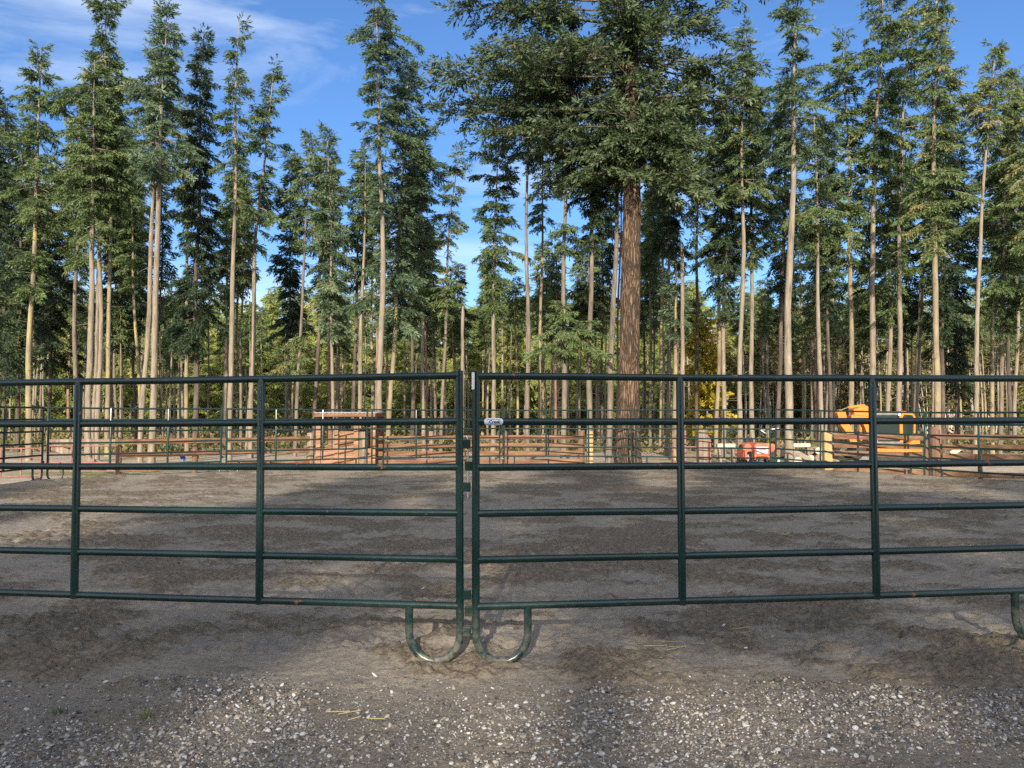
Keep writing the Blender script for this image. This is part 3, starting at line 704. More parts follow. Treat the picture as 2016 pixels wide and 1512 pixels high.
# ------------------------------------------------------------------ red tractor
def tractor():
    d = 23.6; k = d/F; cxp = 1498
    root = thing('compact_tractor', 'small red tractor with silver grille, parked nose towards the arena', 'tractor', ((cxp-CX)*k, d, -.05))
    def P(px, py): return ((px-cxp)*k, at(cxp, py, d).z+.05)
    def part(name, m, pts, y0, y1, bev=.015):
        mb = MB(); mb.prism([P(*p) for p in pts], y0, y1); o = mb.build(name, M[m], root, False)
        bv = o.modifiers.new('edge', 'BEVEL'); bv.width = bev; bv.segments = 3; bv.limit_method = 'ANGLE'
    part('hood', 'red_paint', [(1481, 902), (1480, 878), (1485, 872.5), (1510, 872.5), (1514, 878), (1513, 902)], -.2, .85, .03)
    part('grille', 'silver', [(1483, 879), (1507, 879), (1506, 893), (1484, 893)], -.225, -.15)
    part('badge', 'red_paint', [(1488, 881), (1502, 881), (1502, 885), (1488, 885)], -.235, -.226, .003)
    part('bumper', 'red_paint', [(1478, 894), (1508, 894), (1508, 904), (1505, 904), (1504, 898), (1482, 898), (1481, 904), (1478, 904)], -.3, -.23)
    for s in (-1, 1):
        c = 1497+s*24
        part('fender', 'red_paint', [(c-9, 905), (c-9, 885), (c-5, 876), (c+2, 873), (c+8, 878), (c+9, 905)], .1, .75, .03)
        def wheel(px, y0, y1, r_):
            x_, _ = P(px, 890); z_ = r_
            mb = MB(); mb.tube([(x_-.11, (y0+y1)/2, z_), (x_-.10, (y0+y1)/2, z_), (x_+.10, (y0+y1)/2, z_), (x_+.11, (y0+y1)/2, z_)], [r_*.86, r_, r_, r_*.86], 22)
            o = mb.build('wheel', M['black'], root)
            mb = MB(); mb.tube([(x_-.118, (y0+y1)/2, z_), (x_+.118, (y0+y1)/2, z_)], r_*.55, 18); rim = mb.build('rim', M['white_paint'], None); rim.parent = o
        wheel(1497+s*25, .2, .7, .30); wheel(1497+s*19, -.15, .15, .20)
    mb = MB(); x_, z_ = P(1497, 871); mb.tube([(x_, .75, z_-.05), (x_, .95, z_+.12)], .018, 8); mb.build('steering_column', M['black'], root)
    part('seat', 'black', [(1489, 874), (1490, 864), (1505, 864), (1506, 874)], 1.15, 1.25)
tractor()

# the other clutter beyond the fence
def flat(px, py, d): return at(px, py, d)
def sign_pole():
    d = 25.5; b = flat(1512, 908, d); root = thing('yellow_pole', 'yellow pole with a white forked top behind the red tractor', 'pole', (b.x, d, -.05))
    q = lambda px, py: flat(px, py, d)-Vector((b.x, d, -.05))
    mb = MB(); mb.tube([(0, 0, 0), q(1512, 866), q(1510.5, 853)], .03, 8); mb.build('shaft', M['yellow_paint'], root)
    mb = MB(); mb.tube([q(1499, 848), q(1510, 854.5), q(1510.3, 849)], .016, 6); mb.tube([q(1510.3, 854.5), q(1517, 850)], .016, 6); mb.build('fork', M['white_paint'], root)
    mb = MB(); mb.plank(q(1497, 846.5), q(1533, 843.5), .035, .06); mb.build('crossbar', M['white_paint'], root, False)
sign_pole()
def rack():
    d = 22.9; x0, x1 = (1323-CX)/F*d, (1372-CX)/F*d
    root = thing('red_metal_rack', 'rusty red ladder-like metal rack beside the stump post', 'rack', (x0, d, -.05))
    w_ = x1-x0; ht = 1.02
    for t in (0, .52, 1):
        mb = MB(); mb.tube([(w_*t, 0, 0), (w_*t, 0, ht-(.15 if t < .5 else 0))], .03, 8); mb.build('upright', M['red_pipe'], root)
    for z in (.10, .30, .55, .8): 
        mb = MB(); mb.tube([(0, 0, z), (w_, 0, z+.02)], .02, 6); mb.build('rung', M['red_pipe'], root)
    for xx in (1.06,):
        mb = MB(); mb.plank((w_*xx, .05, 0), (w_*xx, .05, .98), .07, .05, up=Vector((1, 0, 0))); mb.build('white_stake', M['white_wood'], root, False)
rack()
def red_panel():
    d = 23.2; x0 = (1392-CX)/F*d; root = thing('red_slatted_panel', 'narrow red slatted panel standing right of the stump post', 'panel', (x0, d, -.05))
    for k in range(3):
        mb = MB(); mb.plank((.045*k, .02*k, 0), (.045*k, .02*k, .92-.06*k), .04, .03, up=Vector((1, 0, 0))); mb.build('slat', M['red_pipe'], root, False)
    for z in (.25, .55):
        mb = MB(); mb.plank((-.03, -.03, z), (.17, .02, z-.06), .05, .02); mb.build('crosspiece', M['red_pipe'], root, False)
    mb = MB(); mb.plank((-.09, .03, 0), (-.09, .03, 1.0), .06, .04, up=Vector((1, 0, 0))); mb.build('white_stake', M['white_wood'], root, False)
red_panel()
def plank_thing(name, label, p, q, h, t, m, cat='plank'):
    a, b = flat(*p), flat(*q); mb = MB(); mb.plank((0, 0, 0), b-a, h, t); o = mb.build(name, M[m], None, False, a); tag(o, label, cat)
plank_thing('leaning_plank', 'grey plank leaning between trunks right of the huge tree', (1280, 897, 23.0), (1306, 883, 23.4), .10, .04, 'old_wood')
def trestle(label, x0, x1, y, d, legs):
    a, b = flat(x0, y, d), flat(x1, y, d); root = thing('trestle', label, 'trestle', (a.x, d, -.05)); L_ = b.x-a.x; z = a.z+.05
    mb = MB(); mb.plank((0, 0, z), (L_, 0, z), .12, .22); mb.build('beam', M['white_wood'], root, False)
    for t in (.12, .88):
        mb = MB(); 
        for s in (-1, 1): mb.plank((L_*t, s*.22, 0), (L_*t, s*.05, z-.06), .06, .05, up=Vector((1, 0, 0)))
        mb.build('leg', M['old_wood'], root, False)
trestle('white-topped trestle between the stump post and the tractor', 1411, 1446, 877, 24.5, 2)
trestle('white-topped trestle between the tractor and the grey post', 1557, 1593, 876.5, 24.5, 2)
plank_thing('sloping_plank', 'pale plank sloping to the ground in front of the right trestle', (1566, 890, 23.6), (1597, 906, 23.0), .13, .04, 'white_wood')
plank_thing('sloping_plank', 'white plank sloping up behind the right-edge cedar fence', (1872, 894, 20.5), (1890, 882, 20.5), .14, .05, 'white_wood')
def log_pile(px, d, label, n, seed):
    root = thing('log_stack', label, 'logs', ((px-CX)/F*d, d, -.05)); r_ = random.Random(seed)
    for i in range(n):
        rr = r_.uniform(.10, .15); a = r_.uniform(-.3, .3); x_ = (i % 3)*.26-.26; z = rr + (i//3)*.24
        mb = MB(); mb.tube([(x_-.05, -.3, z), (x_, 0, z+.01), (x_+.05*a, .35, z)], [rr, rr*1.03, rr*.96], 12); mb.build('log', M['old_wood'] if i % 2 else M['white_wood'], root)
log_pile(1549, 23.6, 'short stack of cut logs right of the red tractor', 5, 1)
log_pile(1606, 25.5, 'stack of cut logs just left of the grey post', 5, 3)
def rope_coil():
    d = 22.72; p = flat(996, 886, d); root = thing('rope_halter', 'blue halter with a white rope loop hung on the fence post', 'halter', p)
    k = d/F
    mb = MB(); mb.tube([(k*9*math.sin(a)*.5-k*1, -.0, -k*12-k*11*math.cos(a)) for a in [i*math.pi/10 for i in range(21)]], .014, 7); mb.build('rope', M['white_paint'], root)
    mb = MB()
    for j in range(4): mb.tube([(k*(4-j*.4)*math.sin(a), -.02+j*.012, -k*(1+j*1.2)+k*4*math.cos(a)) for a in [i*math.pi/7 for i in range(15)]], .02, 7)
    mb.build('halter', M['blue'], root)
    mb = MB(); mb.tube([(0, -.01, -k*3), (-.01, -.02, -k*9), (.015, -.01, -k*13)], .02, 7); mb.build('strap', M['orange'], root)
rope_coil()
def blue_bundle():
    d = 20.2; p = flat(360, 898, d); root = thing('blue_halter', 'blue halter hanging on the brown fence left of the shed', 'halter', p); k = d/F
    mb = MB()
    for j in range(5): mb.tube([(k*(3.4-j*.3)*math.sin(a)+j*.004, -.03+j*.012, k*(-j*1.3)+k*4*math.cos(a)) for a in [i*math.pi/7 for i in range(15)]], .022, 7)
    mb.build('coil', M['blue'], root)
    mb = MB(); mb.tube([(0, -.02, -k*6), (.01, -.03, -k*11)], .012, 6); mb.build('snap', M['pin'], root)
blue_bundle()

# ------------------------------------------------------------------ trees
def nrm(a): return a/np.maximum(np.linalg.norm(a, axis=-1, keepdims=True), 1e-9)

def tube_arrays(P, Rd, sides):
    """P: (n, k, 3) curves, Rd: (n, k) radii -> verts, quads"""
    n, k, _ = P.shape
    T = np.gradient(P, axis=1); T = nrm(T)
    ref = np.where(np.abs(T[..., 2:3]) < .9, np.array([0, 0, 1.]), np.array([1., 0, 0]))
    U = nrm(np.cross(T, ref)); W = np.cross(T, U)
    a = np.arange(sides)*2*math.pi/sides
    V = P[:, :, None, :] + Rd[:, :, None, None]*(U[:, :, None, :]*np.cos(a)[None, None, :, None] + W[:, :, None, :]*np.sin(a)[None, None, :, None])
    idx = np.arange(n*k*sides).reshape(n, k, sides); nx = np.roll(idx, -1, 2)
    Q = np.stack([idx[:, :-1], nx[:, :-1], nx[:, 1:], idx[:, 1:]], -1).reshape(-1, 4)
    return V.reshape(-1, 3), Q

def crown_arrays(rng, axis, segs, lf, dens=1.0, hang=.45, slope=(-.25, .25), sag=-.25, side=True, up_tip=0.0, asym=.5, inner=.04, fwid=.135, mfing=9, ztop=99):
    """axis(z)->(x,y); segs: list of [(z, r), ...] top to bottom. Returns foliage (V,Q,tint) and branch curves"""
    O, D, Ln, A, B, TI = [], [], [], [], [], []
    for seg in segs:
        zz = np.array([p[0] for p in seg][::-1]); rr = np.array([p[1] for p in seg][::-1])
        h = zz[-1]-zz[0]; rm = rr.mean()
        n = max(8, int(dens*h*(5.0+6/max(rm, .45))))
        z = zz[0] + h*((np.arange(n)+rng.random(n))/n)
        ws = rng.uniform(.36, .52); z = np.round(z/ws)*ws + rng.normal(0, .075, n)
        z = np.clip(z, zz[0], zz[-1])
        az = rng.random(n)*2*math.pi
        ph = rng.random(4)*6.28
        ragged = 1 + asym*(.55*np.sin(az+ph[0]+z*.8) + .55*np.sin(z*2.1+ph[1]) + .45*np.sin(z*4.3+2*az+ph[2]) + .3*np.sin(z*9+3*az+ph[3]))
        Lr = np.interp(z, zz, rr)*np.clip(ragged, .2, 1.8)*rng.uniform(.45, 1.22, n)
        t = (z-zz[0])/max(h, .01)
        ax_ = np.stack([*axis(z), z], 1)
        O.append(ax_); D.append(np.stack([np.cos(az), np.sin(az), np.zeros(n)], 1)); Ln.append(np.maximum(Lr, .24))
        A.append(slope[0]*(1-t)+slope[1]*t + .9*np.clip(t-.8, 0, 1)*5*(zz[-1] > .8*ztop) + rng.normal(0, .13, n)); B.append(np.full(n, sag)+rng.normal(0, .08, n)+up_tip); TI.append(np.clip(rng.normal(.45, .2, n), 0, 1))
        n2 = int(dens*h*9); z2 = zz[0] + h*rng.random(n2)**.8; a2 = rng.random(n2)*6.283          # short shoots that clothe the stem
        O.append(np.stack([*axis(z2), z2], 1)); D.append(np.stack([np.cos(a2), np.sin(a2), 0*a2], 1)); Ln.append(rng.uniform(.18, .45, n2)*np.clip(np.interp(z2, zz, rr)/.6, .5, 1.2)); A.append(rng.normal(0, .3, n2)); B.append(rng.normal(-.2, .2, n2)); TI.append(np.clip(rng.normal(.4, .2, n2), 0, 1))
    O, D, Ln, A, B, TI = [np.concatenate(q) for q in (O, D, Ln, A, B, TI)]
    nb = len(Ln); main = (O.copy(), D.copy(), Ln.copy(), A.copy(), B.copy())
    s0 = np.where(Ln > .5, .38, inner)
    def ev(O, D, Ln, A, B, i, s):
        P = O[i] + D[i]*(Ln[i]*s)[:, None]; P[:, 2] += Ln[i]*(A[i]*s+B[i]*s*s)
        T = D[i].copy(); T[:, 2] += A[i]+2*B[i]*s; return P, nrm(T)
    if side:
        k = np.clip((Ln/(2.9*lf)).astype(int), 0, 16); i = np.repeat(np.arange(nb), k)
        s = rng.uniform(.3, .97, len(i)); P, T = ev(*main, i, s)
        sg = rng.choice([-1, 1], len(i)); an = sg*rng.uniform(.6, 1.2, len(i))
        d2 = np.stack([D[i, 0]*np.cos(an)-D[i, 1]*np.sin(an), D[i, 0]*np.sin(an)+D[i, 1]*np.cos(an), np.zeros(len(i))], 1)
        L2 = Ln[i]*(.16+.34*(1-s))*rng.uniform(.7, 1.25, len(i)); L2 = np.clip(L2, 1.2*lf, 1.9)
        O = np.concatenate([O, P]); D = np.concatenate([D, d2]); Ln = np.concatenate([Ln, L2]); A = np.concatenate([A, T[:, 2]*.6-.12+rng.normal(0, .15, len(i))]); B = np.concatenate([B, np.full(len(i), -.22)+up_tip*.6])
        s0 = np.concatenate([s0, np.full(len(i), .2)]); TI = np.concatenate([TI, np.clip(TI[i]+rng.normal(0, .12, len(i)), 0, 1)])
    lt = 2.1*lf
    k = np.maximum(2, (Ln*(1-s0)/(.27*lf) + .5).astype(int)); i = np.repeat(np.arange(len(Ln)), k)
    off = np.arange(len(i)) - np.repeat(np.cumsum(k)-k, k)
    s = s0[i] + (1-s0[i])*(off+rng.random(len(i)))/k[i]; s = np.minimum(s, 1)
    P, T = ev(O, D, Ln, A, B, i, s)
    lat = np.stack([-T[:, 1], T[:, 0], np.zeros(len(i))], 1)*np.where(off % 2 == 0, 1, -1)[:, None]
    tip = (off == k[i]-1)
    td = T*rng.uniform(.45, .9, len(i))[:, None] + lat*(np.where(tip, .1, rng.uniform(.3, .95, len(i))))[:, None] + rng.normal(0, .13, (len(i), 3))
    td[:, 2] -= hang*rng.uniform(.2, 1.3, len(i))*np.where(tip, .3, 1)
    td[:, 2] += up_tip*.8
    td = nrm(td); tl = lt*rng.uniform(.55, 1.15, len(i))*(1.1-.35*s)
    m = mfing; nt_ = len(i)
    u = (np.arange(m)+.5)/m; u = np.broadcast_to(u, (nt_, m)) + rng.normal(0, .05, (nt_, m))
    fo = P[:, None, :] + td[:, None, :]*(tl[:, None]*u)[..., None]
    sd_ = nrm(np.cross(td, rng.normal(size=(nt_, 3))))
    alt = np.where(np.arange(m) % 2 == 0, 1., -1.); alt = np.broadcast_to(alt, (nt_, m)).copy(); alt[:, -1] *= .15
    fd = td[:, None, :]*.85 + sd_[:, None, :]*alt[..., None]*.50 + rng.normal(0, .13, (nt_, m, 3))
    fd = nrm(fd).reshape(-1, 3); fo = fo.reshape(-1, 3); N = len(fo)
    fl = lf*rng.uniform(.65, 1.2, N)
    wv = nrm(np.cross(fd, rng.normal(size=(N, 3))))*(fl*fwid*rng.uniform(.7, 1.2, N))[:, None]
    mid = fo + fd*(fl*.5)[:, None]
    V = np.stack([fo, mid+wv, fo+fd*fl[:, None], mid-wv], 1).reshape(-1, 3)
    Q = np.arange(N*4).reshape(N, 4)
    ti = np.clip(TI[np.repeat(i, m)] + rng.normal(0, .13, N) + .10*np.repeat(s, m)-.05, 0, 1)
    ti = np.where(rng.random(N) < .02, .97, ti*.9)
    return V, Q, ti, main

def limb_arrays(main, r0, sides=4):
    O, D, Ln, A, B = main; s = np.array([0, .35, .7, .95])
    P = O[:, None, :] + D[:, None, :]*(Ln[:, None]*s)[..., None]; P[..., 2] += Ln[:, None]*(A[:, None]*s+B[:, None]*s*s)
    rd = np.clip(Ln*.014, .006, r0)[:, None]*np.array([1, .75, .45, .15])[None]
    return tube_arrays(P, rd, sides)

def trunk_arrays(rng, axis, ztop, r0, tip=.018, sides=11, flare=.35, stubs=(), wob=.012, rough=.05):
    k = 26; z = ztop*np.linspace(0, 1, k)**1.15; z[0] = -.25
    ax = axis(np.maximum(z, 0)); P = np.stack([ax[0]+rng.normal(0, wob*r0*4, k), ax[1]+rng.normal(0, wob*r0*4, k), z], 1)[None]
    t = np.clip(z/ztop, 0, 1); rd = r0*(1-.50*t-.44*t**3) + flare*r0*np.exp(-np.maximum(z, 0)/(1.6*r0+.12)); rd = np.maximum(rd, tip); rd[-1] = tip*.5
    V, Q = tube_arrays(P, rd[None], sides)
    V[:, :2] += rng.normal(0, rough*r0, (len(V), 2))
    return V, Q, lambda zz: np.interp(zz, z, rd)

def merge(parts):
    V, Q = [], []; b = 0
    for v, q in parts: V.append(v); Q.append(q+b); b += len(v)
    return np.concatenate(V), np.concatenate(Q)

def make_tree(name, label, cat, d, pts, wpx, bark, segs_px, seed, leaf='needles', dens=1.0, group=None, hang=.5, sag=-.22, slope=(-.35, .3), lf=None, snag=False, asym=.55, stub=16, bare=0, base_z=-.1, fl=.35, extra=None, kw={}):
    """pts: trunk points (px,py) at distance d, low to high; segs_px: crown outlines [(py, half width px), ...]"""
    rng = np.random.default_rng(seed); k = d/F
    W = [at(px, py, d) for px, py in pts]; W.sort(key=lambda p: p.z)
    zs = np.array([p.z for p in W]); xs = np.array([p.x for p in W])
    sl = (xs[1]-xs[0])/(zs[1]-zs[0]); x0 = xs[0]-sl*zs[0]
    zt = max([zs[-1]] + [at(0, s[0][0], d).z for s in segs_px])
    slt = (xs[-1]-xs[-2])/(zs[-1]-zs[-2]); xt = xs[-1]+slt*(zt-zs[-1])
    ZZ = np.concatenate([[0], zs, [zt+.001]]); XX = np.concatenate([[x0], xs, [xt]])-x0
    ph = rng.random(2)*6.28; amp = .018*zt*.25; ly = rng.normal(0, .012)
    def axis(z): return (np.interp(z, ZZ, XX) + amp*.5*np.sin(z*.9+ph[0])*np.minimum(z/3, 1), amp*np.sin(z*.7+ph[1]) + ly*z)
    root = thing(name, label, cat, (x0, d, base_z), group)
    def axb(z): a_ = axis(z); return a_[0], a_[1]
    r0 = wpx/2*k*1.06
    TV, TQ, rad = trunk_arrays(rng, axb, zt, r0, tip=(r0*.62 if snag else .016), flare=fl)
    parts = [(TV, TQ)]
    segs = [[(at(0, py, d).z, hw*k*.88) for py, hw in s] for s in segs_px]
    lowest = min([s[-1][0] for s in segs] + [zt])
    # dead stubs up the bare trunk
    if stub:
        n = stub; z = rng.uniform(1.2, max(lowest, 2.5), n); az = rng.random(n)*6.28; L_ = rng.uniform(.08, .34, n)*rng.choice([1, 1, 2.0], n)
        ax = axb(z); O = np.stack([ax[0], ax[1], z], 1); D = np.stack([np.cos(az), np.sin(az), 0*az], 1)
        parts.append(limb_arrays((O, D, L_, rng.normal(-.1, .25, n), rng.normal(-.1, .2, n)), .012, 3))
    if segs:
        V, Q, ti, main = crown_arrays(rng, axb, segs, lf or float(np.clip(.0049*d, .105, .23)), dens, hang, slope, sag, asym=asym, ztop=zt, **kw)
        parts.append(limb_arrays(main, r0*.28))
        if bare:      # leafless limbs reaching out of the crown
            n = bare; z = rng.uniform(lowest-.3, zt*.96, n); az = rng.random(n)*6.28; ax = axb(z)
            rr = np.interp(z, [s[0] for s in sum(segs, [])][::-1], [s[1] for s in sum(segs, [])][::-1]) if len(segs) == 1 else np.full(n, .7)
            parts.append(limb_arrays((np.stack([ax[0], ax[1], z], 1), np.stack([np.cos(az), np.sin(az), 0*az], 1), np.maximum(rr, .4)*rng.uniform(.7, 1.25, n), rng.normal(.1, .3, n), rng.normal(-.3, .3, n)), .018, 3))
        o = link('crown', np_mesh('crown', V, Q, [M[leaf]], tint=ti), root)
    TV, TQ = merge(parts)
    link('trunk', np_mesh('trunk', TV, TQ, [M[bark]], smooth=True), root)
    return root

